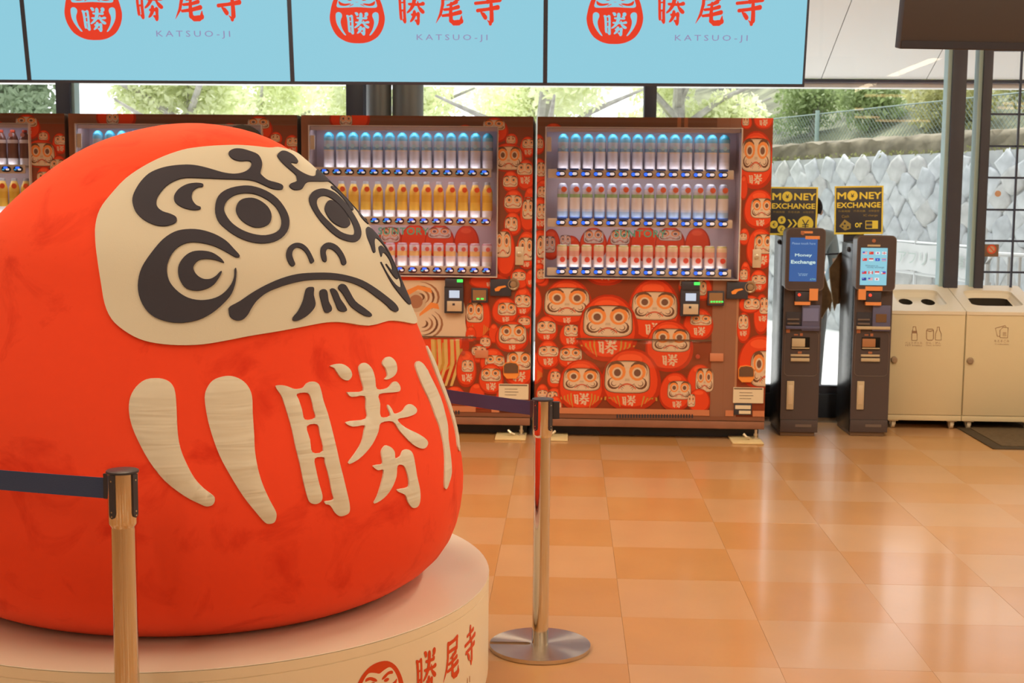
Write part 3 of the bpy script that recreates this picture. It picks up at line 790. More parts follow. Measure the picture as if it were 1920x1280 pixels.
def patch(name, loops, off, thick, m, parent, step=1.6, k=3, puff=0.):
    """a felt piece laid on the cushion: outline (+ holes) in degrees round the face"""
    tm = sum(q[1] for q in loops[0])/len(loops[0]); cs = math.cos(math.radians(tm))
    L = [smooth_loop([(x*cs, y) for x, y in l], k) for l in loops]
    V, T = fill_loops(L, step)
    n = len(V); top = []
    for u, v in V:
        h = 0.
        if puff:
            d = min(min((u-q[0])**2+(v-q[1])**2 for q in l) for l in L)**.5
            h = puff*min(1., d/3.2)**.6
        top.append(body_pt(u/cs, v, off+thick+h))
    bot = [body_pt(u/cs, v, off-.004) for u, v in V]
    e = boundary(T)
    fs = [t for t in T]+[(b_, a_, a_+n, b_+n) for a_, b_ in e]
    # outward facing
    c = sum((top[i] for i in T[0]), Vector())/3; nn = (top[T[0][1]]-top[T[0][0]]).cross(top[T[0][2]]-top[T[0][0]])
    if nn.dot(c-Vector((0, 0, .55))) < 0: fs = [f[::-1] for f in fs]
    return MB().add(top+bot, fs).build(name, m, parent, smooth=40)


def F(k): return [tuple(float(q) for q in s_.split(',')) for s_ in FEATS[k].split()]


AX = .25
def MIR(pts): return [(2*AX-x, y) for x, y in pts][::-1]


# the face: the visible outline, closed on the far cheek as the mirror of the near one
fl_ = F('face')
near = [q for q in fl_ if q[0] < -8]
far_ = MIR(near)
mid_top = [q for q in fl_[:9] if -8 <= q[0] < 14]; mid_bot = [q for q in fl_[-8:] if -8 <= q[0] <= 14]
up = [q for q in fl_ if q[0] < -8]
face_loop = mid_top[:] + up + mid_bot
fx = [q for q in MIR(up) if q[0] > max([c[0] for c in mid_bot]+[8])+2]
face_loop = face_loop+fx
face = patch('face', [face_loop], .002, .004, m_cream, dar, 2.0, 3)
H_ = .0065
patch('eyebrow', [F('brow')], H_, .003, m_ink, face); patch('eyebrow', [MIR(F('brow'))], H_, .003, m_ink, face)
patch('crow_foot', [F('cres')], H_, .003, m_ink, face); patch('crow_foot', [MIR(F('cres'))], H_, .003, m_ink, face)
patch('eye_ring', [F('eyeo'), F('eyei')], H_, .003, m_ink, face); patch('eye_ring', [F('Reyeo'), F('Reyei')], H_, .003, m_ink, face)
patch('pupil', [F('pup')], H_, .003, m_ink, face); patch('pupil', [F('Rpup')], H_, .003, m_ink, face)
patch('cheek_whisker', [F('swo')], H_, .003, m_ink, face); patch('cheek_whisker', [MIR(F('swo'))], H_, .003, m_ink, face)
patch('inner_whisker', [F('swi')], H_, .003, m_ink, face); patch('inner_whisker', [MIR(F('swi'))], H_, .003, m_ink, face)
patch('nostril', [F('nosl')], H_, .003, m_ink, face); patch('nostril', [F('nosr')], H_, .003, m_ink, face)
patch('mouth', [F('mouth')], H_, .003, m_ink, face)
for k in ('be1', 'be2', 'be3', 'be4'): patch('beard_stroke', [F(k)], H_, .003, m_ink, face)
for k in ('sA', 'sB'): patch('robe_stripe', [F(k)], .001, .003, m_satin, dar, puff=.006)
patch('robe_stripe', [F('sC')], .001, .003, m_satin, dar, puff=.005); patch('robe_stripe', [MIR(F('sA'))], .001, .003, m_satin, dar, puff=.006)
patch('lettering_stroke', [F('moon'), F('mh1'), F('mh2')], .001, .003, m_satin, dar, puff=.005)
for k in ('dotl', 'dotr', 'fu', 'li'): patch('lettering_stroke', [F(k)], .001, .003, m_satin, dar, puff=.005)

# ------------------------------------------------------------------ plinth
PXC, PYC, PR, PH = -1.0254, 3.5650, .8146, .334
pl = thing('round_plinth', 'low round white plinth with a red temple crest, under the giant red daruma', 'plinth', (PXC, PYC, 0))
m_plin = mat('cream_plinth_vinyl', (.91, .86, .76, 1), .42, spec=.4, noise=.02, nscale=2)
m_ptop = mat('white_plinth_top', (.82, .78, .72, 1), .3, spec=.45)
MB().lathe([(PR-.05, .002), (PR-.014, .012), (PR-.004, .03), (PR, .05), (PR, PH-.030)], 96).build('drum_side', m_plin, pl)
MB().lathe([(PR-.0012, PH-.0302), (PR-.0012, PH-.028), (PR+.0005, PH-.0275), (PR+.0005, PH-.0035)], 96).build('upper_band', m_plin, pl)
MB().lathe([(PR-.003, PH-.0035), (PR-.003, PH-.0025)], 96).build('edge_seam', m_dark, pl)
MB().lathe([(0, PH-.003), (PR-.001, PH-.003), (PR+.001, PH-.002), (PR, PH-.0004), (0, PH-.0004)], 96).build('top_disc', m_ptop, pl)


def ell(cx, cy, rx, ry, n=24, a0=0., a1=2*PI): return [(cx+rx*math.cos(a0+(a1-a0)*i/n), cy+ry*math.sin(a0+(a1-a0)*i/n)) for i in range(n)]


EMB = [(0, -.545), (.12, -.538), (.24, -.503), (.37, -.42), (.46, -.28), (.5, -.12), (.485, .02), (.44, .19), (.37, .33), (.28, .44), (.15, .522), (0, .545)]
EMB = EMB+[(-x, y) for x, y in EMB[-2:0:-1]]
STR = [(-.39, -.05), (-.375, .0), (-.33, .015), (-.285, -.01), (-.275, -.06), (-.3, -.13), (-.3, -.2), (-.27, -.3), (-.212, -.395), (-.25, -.385), (-.33, -.28), (-.38, -.17)]
FCE = [(-.36, .16), (-.365, .12), (-.33, .095), (-.2, .095), (0, .105), (.2, .095), (.33, .095), (.365, .12), (.36, .16), (.33, .25), (.27, .35), (.19, .42), (.08, .40), (0, .37), (-.08, .40), (-.19, .42), (-.27, .35), (-.33, .25)]
MST = [(-.33, .215), (-.32, .15), (-.26, .125), (-.18, .13), (-.1, .16), (-.14, .17), (-.22, .165), (-.28, .185)]
BRW = [(-.25, .31), (-.24, .355), (-.16, .36), (-.07, .315), (-.04, .27), (-.1, .275), (-.17, .315)]


def kan_from_felt():
    """the flat character with the same outline as the felt one on the cushion"""
    V, T = [], []
    for L in (('moon', 'mh1', 'mh2'), ('dotl',), ('dotr',), ('fu',), ('li',)):
        v, t = fill_loops([[(x*.99, y) for x, y in smooth_loop(F(k), 1)] for k in L]); o = len(V); V += v; T += [tuple(i+o for i in f) for f in t]
        for k in L:      # a little bolder than the felt
            P = [(x*.99, y) for x, y in F(k)]; w_ = -.1 if k.startswith('mh') else .55
            if w_ < 0: continue
            for i in range(len(P)):
                (x0, y0), (x1, y1) = P[i-1], P[i]; l = math.hypot(x1-x0, y1-y0) or 1; nx, ny = -(y1-y0)/l*w_, (x1-x0)/l*w_
                o = len(V); V += [(x0-nx, y0-ny), (x1-nx, y1-ny), (x1+nx, y1+ny), (x0+nx, y0+ny)]; T.append((o, o+1, o+2, o+3))
    return V, T


def brush(strokes, bold=1.3):
    """brush strokes: polylines of (x, y, width) -> one flat character"""
    V, T = [], []
    for st in strokes:
        st = [(x, y, w_*bold) for x, y, w_ in st]; n = len(st); A, B = [], []
        for i, (x, y, w_) in enumerate(st):
            x0, y0, _ = st[max(0, i-1)]; x1, y1, _ = st[min(n-1, i+1)]; l = math.hypot(x1-x0, y1-y0) or 1
            nx, ny = -(y1-y0)/l*w_/2, (x1-x0)/l*w_/2; A.append((x+nx, y+ny)); B.append((x-nx, y-ny))
        o = len(V); V += A+B; T += [(o+i, o+n+i, o+n+i+1, o+i+1) for i in range(n-1)]
        for (x, y, w_) in st:
            if w_ > .04: o = len(V); V += [(x+w_/2*math.cos(k*PI/5), y+w_/2*math.sin(k*PI/5)) for k in range(10)]; T.append(tuple(range(o, o+10)))
    return V, T


def normed(V, T):
    xs = [v[0] for v in V]; ys = [v[1] for v in V]; cx, cy = (min(xs)+max(xs))/2, (min(ys)+max(ys))/2
    return [(x-cx, y-cy) for x, y in V], T, max(xs)-min(xs), max(ys)-min(ys)


CUSTOM['勝'] = normed(*union2d(*kan_from_felt()))
CUSTOM['尾'] = normed(*union2d(*brush([[(-.22, .40, .09), (.1, .42, .07), (.36, .46, .10)], [(.35, .45, .08), (.33, .2, .09)], [(-.2, .2, .07), (.33, .22, .07)],
    [(-.22, .42, .09), (-.23, .05, .09), (-.31, -.22, .08), (-.48, -.48, .01)], [(.26, .12, .10), (.08, .05, .07), (-.1, .02, .03)], [(-.18, -.1, .06), (.08, -.08, .07), (.33, -.02, .09)],
    [(-.24, -.27, .06), (.06, -.24, .08), (.40, -.17, .10)], [(.07, .08, .07), (.05, -.2, .10), (.06, -.40, .12), (.16, -.47, .12), (.34, -.46, .13), (.43, -.42, .12), (.44, -.26, .02)]])))
CUSTOM['寺'] = normed(*union2d(*brush([[(-.27, .33, .07), (0, .36, .07), (.30, .40, .10)], [(.02, .52, .11), (.02, .34, .10), (.02, .14, .10)], [(-.46, .10, .08), (0, .14, .08), (.48, .21, .11)],
    [(-.38, -.12, .09), (0, -.08, .08), (.40, -.02, .12)], [(.14, .08, .10), (.16, -.2, .12), (.16, -.42, .13), (.11, -.52, .10), (-.02, -.40, .01)], [(-.24, -.18, .05), (-.16, -.24, .11), (-.08, -.33, .12)]])))


def crest(mb, fn, red, bg, ink, mi=0):
    """round red daruma crest with its characters; unit = crest width"""
    def poly(pts, d, c, k=3):
        V, T = fill_loops([smooth_loop(pts, k)], .12 if d == 0 else .1); mb.add([fn(u, v, d) for u, v in V], T, mi, c)
    mir = lambda P: [(-x, y) for x, y in P][::-1]
    poly(EMB, 0, red); poly(FCE, 1, bg); poly(STR, 1, bg); poly(mir(STR), 1, bg)
    for P in (MST, BRW): poly(P, 2, red); poly(mir(P), 2, red)
    for sx in (-1, 1): poly(ell(sx*.13, .245, .05, .028, 12), 2, red, 1); poly([(sx*.06, .15), (sx*.13, .115), (sx*.14, .125), (sx*.07, .16)], 2, red, 1)
    poly([(-.04, .20), (0, .185), (.04, .20), (0, .192)], 2, red, 1)
    put_text(mb, '勝', fn, .01, -.195, width=.42, height=.42, d=1, mi=mi, col=bg, offset=.028, res=2)
    for k, ch in enumerate('勝尾寺'):
        put_text(mb, ch, fn, .98+k*.69, .12, width=.50, height=.68, d=0, mi=mi, col=red, offset=.022, res=3)
    put_text(mb, 'KATSUO-JI', fn, 1.71, -.445, width=1.28, height=.135, d=0, mi=mi, col=ink, offset=0, spacing=1.45, res=2)


def cyl_hit(px, py):
    d = ray(px, py); ox, oy = -PXC, -PYC
    a = d.x**2+d.y**2; bq = 2*(ox*d.x+oy*d.y); c = ox*ox+oy*oy-PR**2
    t = (-bq-math.sqrt(max(0, bq*bq-4*a*c)))/(2*a)
    return math.atan2(d.y*t-PYC, d.x*t-PXC), CAM_H+d.z*t


ph0, _ = cyl_hit(711, 1290); phk, zk = cyl_hit(847, 1229); zt = cyl_hit(717.5, 1244.7)[1]
UN = (phk-ph0)*PR/1.67
PLG = (phk-ph0, UN, zt, zk)
VC = (zt-.545*UN+zk-.12*UN)/2
b = MB()
crest(b, lambda u, v, d: ((PR+.0006+.0004*d)*math.cos(ph0+u*UN/PR), (PR+.0006+.0004*d)*math.sin(ph0+u*UN/PR), VC+v*UN), (.72, .075, .018, 1), (.91, .86, .76, 1), (.55, .25, .12, 1))
b.build('temple_crest', vmat('plinth_print', .45), pl, smooth=0)

# ------------------------------------------------------------------ stanchions and belts
def steel(name, col, rough, aniso=0.):
    m = mat(name, col, rough, metal=1.); n = m.node_tree; b = n.nodes['Principled BSDF']
    if aniso:
        b.inputs['Anisotropic'].default_value = aniso
        t = n.nodes.new('ShaderNodeTangent'); t.direction_type = 'RADIAL'; t.axis = 'Z'; n.links.new(t.outputs[0], b.inputs['Tangent'])
    return m


m_pole = steel('brushed_steel', (.70, .66, .60, 1), .10); m_base = steel('spun_steel_plate', (.64, .60, .58, 1), .27, .93)
m_blk = mat('black_plastic', I(62, 51, 46), .4, spec=.4); m_riv = steel('rivet_steel', (.7, .68, .62, 1), .3)


def stanchion(loc, H, label, belts=()):
    cam_az = math.atan2(-loc[1], -loc[0])
    t = thing('stanchion', label, 'barrier post', (loc[0], loc[1], 0), 0, None)
    R, hh = .156, .013; sl = cam_az-math.radians(90)     # slot opens to the viewer's left
    out = []; n = 72; g = math.asin(.012/R)
    for i in range(n+1):
        a = sl+g+(2*PI-2*g)*i/n; out.append((R*math.cos(a), R*math.sin(a)))
    ux, uy = math.cos(sl), math.sin(sl)
    for i in range(9):
        a = sl-PI/2-PI*i/8; out.append((.042*ux+.012*math.cos(a), .042*uy+.012*math.sin(a)))
    V, T = fill_loops([out], None); e = boundary(T); nv = len(V)
    fs = list(T)+[f[::-1] for f in [tuple(i+nv for i in q) for q in T]]+[(b_, a_, a_+nv, b_+nv) for a_, b_ in e]
    MB().add([(x, y, hh) for x, y in V]+[(x, y, .001) for x, y in V], fs).build('base_plate', m_base, t, smooth=30)
    MB().lathe([(.0252, hh-.001), (.0252, H-.112)], 32).build('pole', m_pole, t)
    MB().lathe([(.0255, H-.118), (.029, H-.112), (.0303, H-.108), (.0303, H-.006)], 32).build('head_sleeve', m_pole, t)
    MB().lathe([(.0305, H-.006), (.0328, H-.005), (.0328, H-.001), (.031, H), (0, H)], 32).build('cap', m_blk, t)
    for k in range(4):
        a = cam_az+math.radians(48+90*k); ca, sa = math.cos(a), math.sin(a)
        fn = lambda u, v, d: ((.0285+d)*ca-u*sa, (.0285+d)*sa+u*ca, v)
        pts = [(-.0068, H-.006), (-.0068, H-.088), (-.005, H-.0935), (0, H-.096), (.005, H-.0935), (.0068, H-.088), (.0068, H-.006)]
        c = MB().prism(pts, fn, 0, .0052).build('belt_clip', m_blk, t, smooth=30)
        rb = MB()
        for v in (H-.018, H-.082, H-.091): rb.prism(ell(0, v, .0018, .0018, 8), fn, .005, .0062)
        rb.build('rivet', m_riv, c, smooth=0)
    for az, hw in belts:
        ca, sa = math.cos(az), math.sin(az)
        fn = lambda u, v, d: (d*ca-u*sa, d*sa+u*ca, v)
        MB().prism([(-.0085, H-.062), (-.0085, H-.010), (.0085, H-.010), (.0085, H-.062)], fn, .03, .03+hw).build('belt_end_block', m_blk, t, smooth=0)
    return t


SR, HR = (-.0712, 3.9389), .7788
SL, HL = (-.904, 2.600), .818
SB, HB = (-1.13, 5.02), .7788
SO, HO = (-2.45, 3.14), .818
def azi(a, b_): return math.atan2(b_[1]-a[1], b_[0]-a[0])


stanchion(SR, HR, 'steel barrier post standing free on the floor right of the white plinth', [(azi(SR, SB), .018), (math.atan2(-SR[1], -SR[0])+math.radians(97), .02)])
stanchion(SL, HL, 'steel barrier post nearest the viewer, in front of the daruma', [(azi(SL, SO), .012)])
stanchion(SB, HB, 'steel barrier post behind the giant daruma', [(azi(SB, SR), .018)])
stanchion(SO, HO, 'steel barrier post at the far left end of the blue belt', [(azi(SO, SL), .012)])
m_belt = mat('navy_webbing', (.075, .078, .22, 1), .75, spec=.2, bump=.15, bscale=400)
m_beltb = mat('blue_webbing', (.055, .09, .23, 1), .75, spec=.2, bump=.15, bscale=400)


def belt(a, za, b_, zb, label, m, hw=.0215):
    A, B = Vector((a[0], a[1], za)), Vector((b_[0], b_[1], zb)); d = (B-A); L = d.length; d.normalize()
    A = A+d*.0485; B = B-d*.0485; n = Vector((-d.y, d.x, 0)).normalized()*.0008; vs = []; N = 24
    for i in range(N+1):
        p = A.lerp(B, i/N); p.z -= .012*4*(i/N)*(1-i/N)
        for q in (n, -n): vs += [p+q-Vector((0, 0, hw)), p+q+Vector((0, 0, hw))]
    fs = []
    for i in range(N):
        a_, c = 4*i, 4*i+4
        fs += [(a_, a_+1, c+1, c), (a_+2, c+2, c+3, a_+3), (a_+1, a_+3, c+3, c+1), (a_, c, c+2, a_+2)]
    o = MB().add(vs, fs).build('barrier_belt', m, smooth=0); tag(o, label, 'belt')


belt(SR, HR-.036, SB, HB-.036, 'navy webbing belt from the right steel post back behind the daruma', m_belt)
belt(SL, HL-.042, SO, HO-.042, 'blue webbing belt running left from the nearest steel post', m_beltb)
# ================================================================== HANGING DISPLAYS
DY, TILT = 6.9, math.radians(10)
m_bez = mat('black_bezel', I(56, 49, 46), .35, spec=.4)
SCRC = (.275, .62, .75, 1); REDC = (.80, .045, .018, 1); INKC = (.30, .25, .46, 1)
m_scr = vmat('lit_display', .25, .3, 0, 0.)
n_ = m_scr.node_tree; b_ = n_.nodes['Principled BSDF']
for l_ in list(b_.inputs['Base Color'].links): n_.links.remove(l_)
b_.inputs['Base Color'].default_value = (.01, .01, .012, 1)
n_.links.new([q for q in n_.nodes if q.bl_idname == 'ShaderNodeAttribute'][0].outputs['Color'], b_.inputs['Emission Color'])
b_.inputs['Emission Strength'].default_value = .97
bounds = [at(px, 158, DY) for px in (-435, 56, 549, 1022, 1508)]
DZ = at(785, 159, DY).z
m_rod = mat('dark_hanging_rod', I(60, 56, 54), .5)
for k, lab in enumerate(('lit light blue display, leftmost in the hanging row, showing only its corner', 'lit light blue display with the red crest, above the daruma head',
                         'lit light blue display with the red crest, above the third vending machine', 'lit light blue display with the red crest, rightmost in the hanging row')):
    xa, xb = bounds[k].x, bounds[k+1].x; W = xb-xa; Hh = W*.5625
    t = thing('hanging_display', lab, 'screen', ((xa+xb)/2, DY, DZ), 0, 'hanging displays')
    t.rotation_euler = (TILT, 0, 0)
    hw = W/2-.0002
    MB().box(-hw, hw, .004, .05, 0, Hh, bev=.003).build('housing', m_bez, t)
    b = MB(); bz = .011
    for q in ((-hw, hw, 0, bz+.004), (-hw, hw, Hh-bz, Hh), (-hw, -hw+bz, bz, Hh-bz), (hw-bz, hw, bz, Hh-bz)): b.box(q[0], q[1], -.004, .006, q[2], q[3])
    b.build('bezel', m_bez, t, smooth=0)
    b = MB(); b.add([(-hw+bz, 0, bz), (hw-bz, 0, bz), (hw-bz, 0, Hh-bz), (-hw+bz, 0, Hh-bz)], [(0, 1, 2, 3)], 0, SCRC)
    U = .300*W/1.349*.735; U = .2165*W
    crest(b, lambda u, v, d: (-.235*W+u*U, -.0006-.0004*d, .445*Hh+.012+v*U*.98+.02), REDC, SCRC, INKC)
    b.build('screen_face', m_scr, t, smooth=0)
    rod = MB()
    for x in (-W*.3, W*.3):
        rod.tube([(x, .05, Hh*.6), (x, .05+.02, Hh*.6+.03), (x, .02+.6*math.tan(TILT)+.0, Hh*.6+.75)], .018, 8)
    rod.build('hanger', m_rod, t)

bz_ = at(1687, 91.5, 5.2)
t = thing('dark_hanging_panel', 'dark brown switched-off panel hanging at the top right, nearer than the blue displays', 'panel', bz_, math.radians(6))
t.rotation_euler = (math.radians(11), 0, math.radians(6))
MB().box(0, 1.25, 0, .06, 0, .72, bev=.004).build('panel_body', mat('dark_brown_panel', I(79, 63, 51), .55, spec=.3, noise=.06, nscale=1.5), t)
MB().box(.004, 1.246, -.004, .002, .004, .03).build('panel_lip', m_bez, t, smooth=0)
rod = MB()
for x in (.3, .95): rod.tube([(x, .05, .5), (x, .08, 1.30)], .018, 8)
rod.build('hanger', m_rod, t)

# ================================================================== VENDING MACHINES
MY, MW, MHT = 7.63, 1.345, 1.862
MX = [1.1566-MW/2-k*(MW+.024) for k in range(4)]       # right to left
m_cab = mat('brown_cabinet', (.20, .11, .075, 1), .4, spec=.4, noise=.1, nscale=3)
m_wrap = vmat('printed_wrap', .38, .4)
m_rail = mat('cream_rail', (.80, .68, .54, 1), .4); m_tag = mat('cream_tag', (.82, .74, .60, 1), .5)
m_inner = vmat('cabinet_lining', .5)
m_led = mat('cool_led_strip', (1, 1, 1, 1), .5, emit=(.88, .9, 1.0, 1), es=4.5)
m_pane = glass('acrylic_pane', .05, (.95, .94, .96, 1))
m_edge = mat('clear_edge', (.74, .70, .72, 1), .2, spec=.6)
m_btn = mat('button_body', S(40, 44, 60), .2, spec=.6)
m_btnb = mat('button_blue', (.02, .08, .6, 1), .3, emit=(.03, .17, 1.0, 1), es=1.15)
m_btnc = mat('button_cyan', (.02, .3, .6, 1), .3, emit=(.08, .55, .95, 1), es=.5)
m_btnw = mat('button_white', (.85, .85, .85, 1), .3, emit=(1, .97, .95, 1), es=.5)
m_bottle = vmat('sample_bottle_print', .22, .5, .3)
m_grn = mat('green_led', (.05, .6, .1, 1), .4, emit=(.06, .85, .12, 1), es=1.0)
m_lcd = mat('small_lcd', (.3, .4, .55, 1), .3, emit=(.42, .55, .75, 1), es=.8)
m_silver = mat('champagne_plate', (.72, .62, .50, 1), .35, metal=.3)
m_orange = mat('orange_plastic', (.95, .34, .07, 1), .45)
m_teal = mat('teal_letters', (.10, .42, .36, 1), .5)
m_plate = mat('beige_floor_plate', (.80, .66, .38, 1), .5); m_bolt = mat('zinc_bolt', (.7, .62, .5, 1), .35, metal=.7)
m_smoke = mat('smoked_plastic', (.16, .09, .06, 1), .25, spec=.5)

RED0, RED1, RED2 = (.52, .035, .010, 1), (.80, .070, .020, 1), (.92, .12, .04, 1)
CRM, CRM2, ORG, DRK, PUP, LIP, YEL, WOOD, WOOD2, WOODD = (.76, .60, .48, 1), (.62, .47, .36, 1), (.88, .31, .09, 1), (.17, .075, .045, 1), (.20, .10, .075, 1), (.66, .15, .09, 1), (.60, .33, .07, 1), (.30, .135, .085, 1), (.31, .147, .10, 1), (.20, .10, .07, 1)


def clip(poly, r):
    x0, x1, y0, y1 = r
    for ax, lim, sg in ((0, x0, 1), (0, x1, -1), (1, y0, 1), (1, y1, -1)):
        out = []
        for i in range(len(poly)):
            a, b = poly[i-1], poly[i]; da, db = (a[ax]-lim)*sg, (b[ax]-lim)*sg
            if (da >= 0) != (db >= 0):
                t_ = da/(da-db); out.append((a[0]+(b[0]-a[0])*t_, a[1]+(b[1]-a[1])*t_))
            if db >= 0: out.append(b)
        poly = out
        if len(poly) < 3: return None
    return poly


class Wrap:
    """the printed film on one machine: convex patches clipped to the door panels"""
    def __init__(s, mb, rects, depth=0.): s.mb, s.rects, s.k, s.d0 = mb, rects, 0, depth; s.lv = []

    def poly(s, pts, sub, col):
        for r in s.rects:
            q = clip(pts, r)
            if q:
                d = s.d0-.0004-(s.k*8+sub)*.00005
                A = sum(q[i-1][0]*q[i][1]-q[i][0]*q[i-1][1] for i in range(len(q)))
                if abs(A) < 1e-8: continue
                if A < 0: q = q[::-1]
                s.mb.add([(x, d, z) for x, z in q], [tuple(range(len(q)))], 0, col)

    def fan(s, c, pts, sub, col):
        for i in range(len(pts)): s.poly([c, pts[i-1], pts[i]], sub, col)

    def strip(s, A, B, sub, col):
        for i in range(len(A)-1): s.poly([A[i], A[i+1], B[i+1], B[i]], sub, col)

    def doll(s, x0, x1, z0, z1, face=None, kanji=True, stripes=False):
        """one printed daruma: bounds of the body, bounds of the face, all in metres on the door"""
        lev = 1
        for (a0, a1, b0, b1, l) in s.lv:
            if a0 < x1 and a1 > x0 and b0 < z1 and b1 > z0: lev = max(lev, l+1)
        s.lv.append((x0, x1, z0, z1, lev)); s.k = lev
        cx, cz, rx, rz = (x0+x1)/2, (z0+z1)/2, (x1-x0)/2, (z1-z0)/2
        n = 26

        def egg(k, ox=0., oz=0.):
            return [(cx+ox*rx+k*rx*math.copysign(abs(math.cos(a))**.88, math.cos(a))*(1-.10*math.sin(a)), cz+oz*rz+k*rz*math.sin(a)) for a in [2*PI*i/n for i in range(n)]]
        s.fan((cx, cz), egg(1), 0, RED0); s.fan((cx, cz), egg(.9, -.02, .04), 1, RED1)
        s.fan((cx-.1*rx, cz+.62*rz), [(cx-.05*rx+.42*rx*math.cos(a), cz+.66*rz+.17*rz*math.sin(a)) for a in [2*PI*i/14 for i in range(14)]], 2, RED2)
        if face:
            fx0, fx1, fz0, fz1 = face; fx, fz, fw, fh = (fx0+fx1)/2, (fz0+fz1)/2, (fx1-fx0)/2, (fz1-fz0)/2
            P = lambda u, v: (fx+u*fw, fz+v*fh)

            def rr(k, kz=None):
                o = []
                for a in [2*PI*i/24 for i in range(24)]:
                    c_, s_ = math.cos(a), math.sin(a)
                    o.append(P(k*math.copysign(abs(c_)**.5, c_)*(1-.07*s_), (kz or k)*math.copysign(abs(s_)**.5, s_)))
                return o
            s.fan(P(0, 0), rr(1.06, 1.09), 2, DRK); s.fan(P(0, 0), rr(1.02, 1.04), 3, CRM2); s.fan(P(0, 0), rr(.96), 4, CRM)
            big = (x1-x0) > .14
            for sg in (-1, 1):
                E = P(sg*.46, .28); k = 14 if big else 9
                el = lambda q, dx=0., dz=0.: [(E[0]+dx*fw+q*fw*.31*math.cos(a), E[1]+dz*fh+q*fh*.47*math.sin(a)) for a in [2*PI*i/k for i in range(k)]]
                if big: s.fan(E, el(1.25, 0, .06), 5, ORG)
                else: s.fan(E, el(1.1), 5, ORG)
                s.fan(E, el(.78), 6, CRM); s.fan(E, el(.52), 7, PUP)
                # brow, then the curled whiskers
                A, B = [], []
                for i in range(7):
                    t_ = i/6; a = PI*(.20+.95*t_)
                    u, v = sg*(.46-(.46*math.cos(a))*-1*-1) if False else sg*(.50-.42*math.cos(a)), .34+.58*math.sin(a); w_ = .08+.07*math.sin(PI*t_)
                    A.append(P(u, v+w_)); B.append(P(u, v-w_*.4))
                s.strip(A, B, 7, DRK)
                for q, (cu, cv, ru, rv) in enumerate(((.62, -.42, .30, .40), (.62, -.44, .13, .18)) if big else ((.62, -.42, .26, .36),)):
                    A, B = [], []
                    for i in range(9):
                        t_ = i/8; a = PI*(.42-1.35*t_); w_ = .34*math.sin(PI*t_)+.05
                        A.append(P(sg*(cu+ru*math.cos(a)), cv+rv*math.sin(a))); B.append(P(sg*(cu+ru*(1-w_)*math.cos(a)), cv+rv*(1-w_)*math.sin(a)))
                    s.strip(A, B, 6, DRK)
                if big:
                    for i in range(3):
                        a, c_ = P(sg*(.34-.02*i), -.42-.13*i), P(sg*(.12+.05*i), -.62-.13*i)
                        s.poly([a, (a[0], a[1]-.05*fh), (c_[0], c_[1]-.02*fh), (c_[0], c_[1]+.02*fh)], 6, DRK)
            A, B = [], []
            for i in range(9):
                t_ = -1+i/4; A.append(P(t_*.40, -.40-.30*t_*t_)); B.append(P(t_*.40, -.52-.32*t_*t_))
            s.strip(A, B, 5, LIP)
            if big: s.poly([P(-.10, -.1), P(.10, -.1), P(.12, -.28), P(-.12, -.28)], 5, CRM2)
        if stripes:
            zt = face[2] if face else cz
            for sg in (-1, 1):
                for i in range(4):
                    u = sg*(.42+.14*i)
                    s.strip([(cx+u*rx, zt-.12*rz-.05*i*rz), (cx+u*rx*.98, cz-.55*rz), (cx+u*rx*.82, cz-(.86-.1*i)*rz)],
                            [(cx+(u+sg*.05)*rx, zt-.12*rz-.05*i*rz), (cx+(u+sg*.06)*rx*.98, cz-.55*rz), (cx+(u+sg*.03)*rx*.82, cz-(.86-.1*i)*rz)], 3, YEL)
        if kanji and (x1-x0) > .06:
            zt = face[2] if face else cz; zb = z0+.06*rz
            h = min(.62*(zt-zb), .8*rx)
            if h > .01:
                vs, fs, w_, h_ = text2d('勝', 1, .03, 1, 1); kx_ = (face[0]+face[1])*.25+cx*.5 if face else cx
                for f in fs: s.poly([(kx_+vs[i][0]*h/h_, zt-.18*rz*.5-h*.55+vs[i][1]*h/h_) for i in f], 3, CRM)


Z4 = lambda x, y: (1000+x/3.7652, 500+y/3.7652)
Z2 = lambda x, y: (1000+x/4, 210+y/4)
Z1 = lambda x, y: (560+x/4, 210+y/4)
Z3 = lambda x, y: (760+x/3.763, 500+y/3.763)
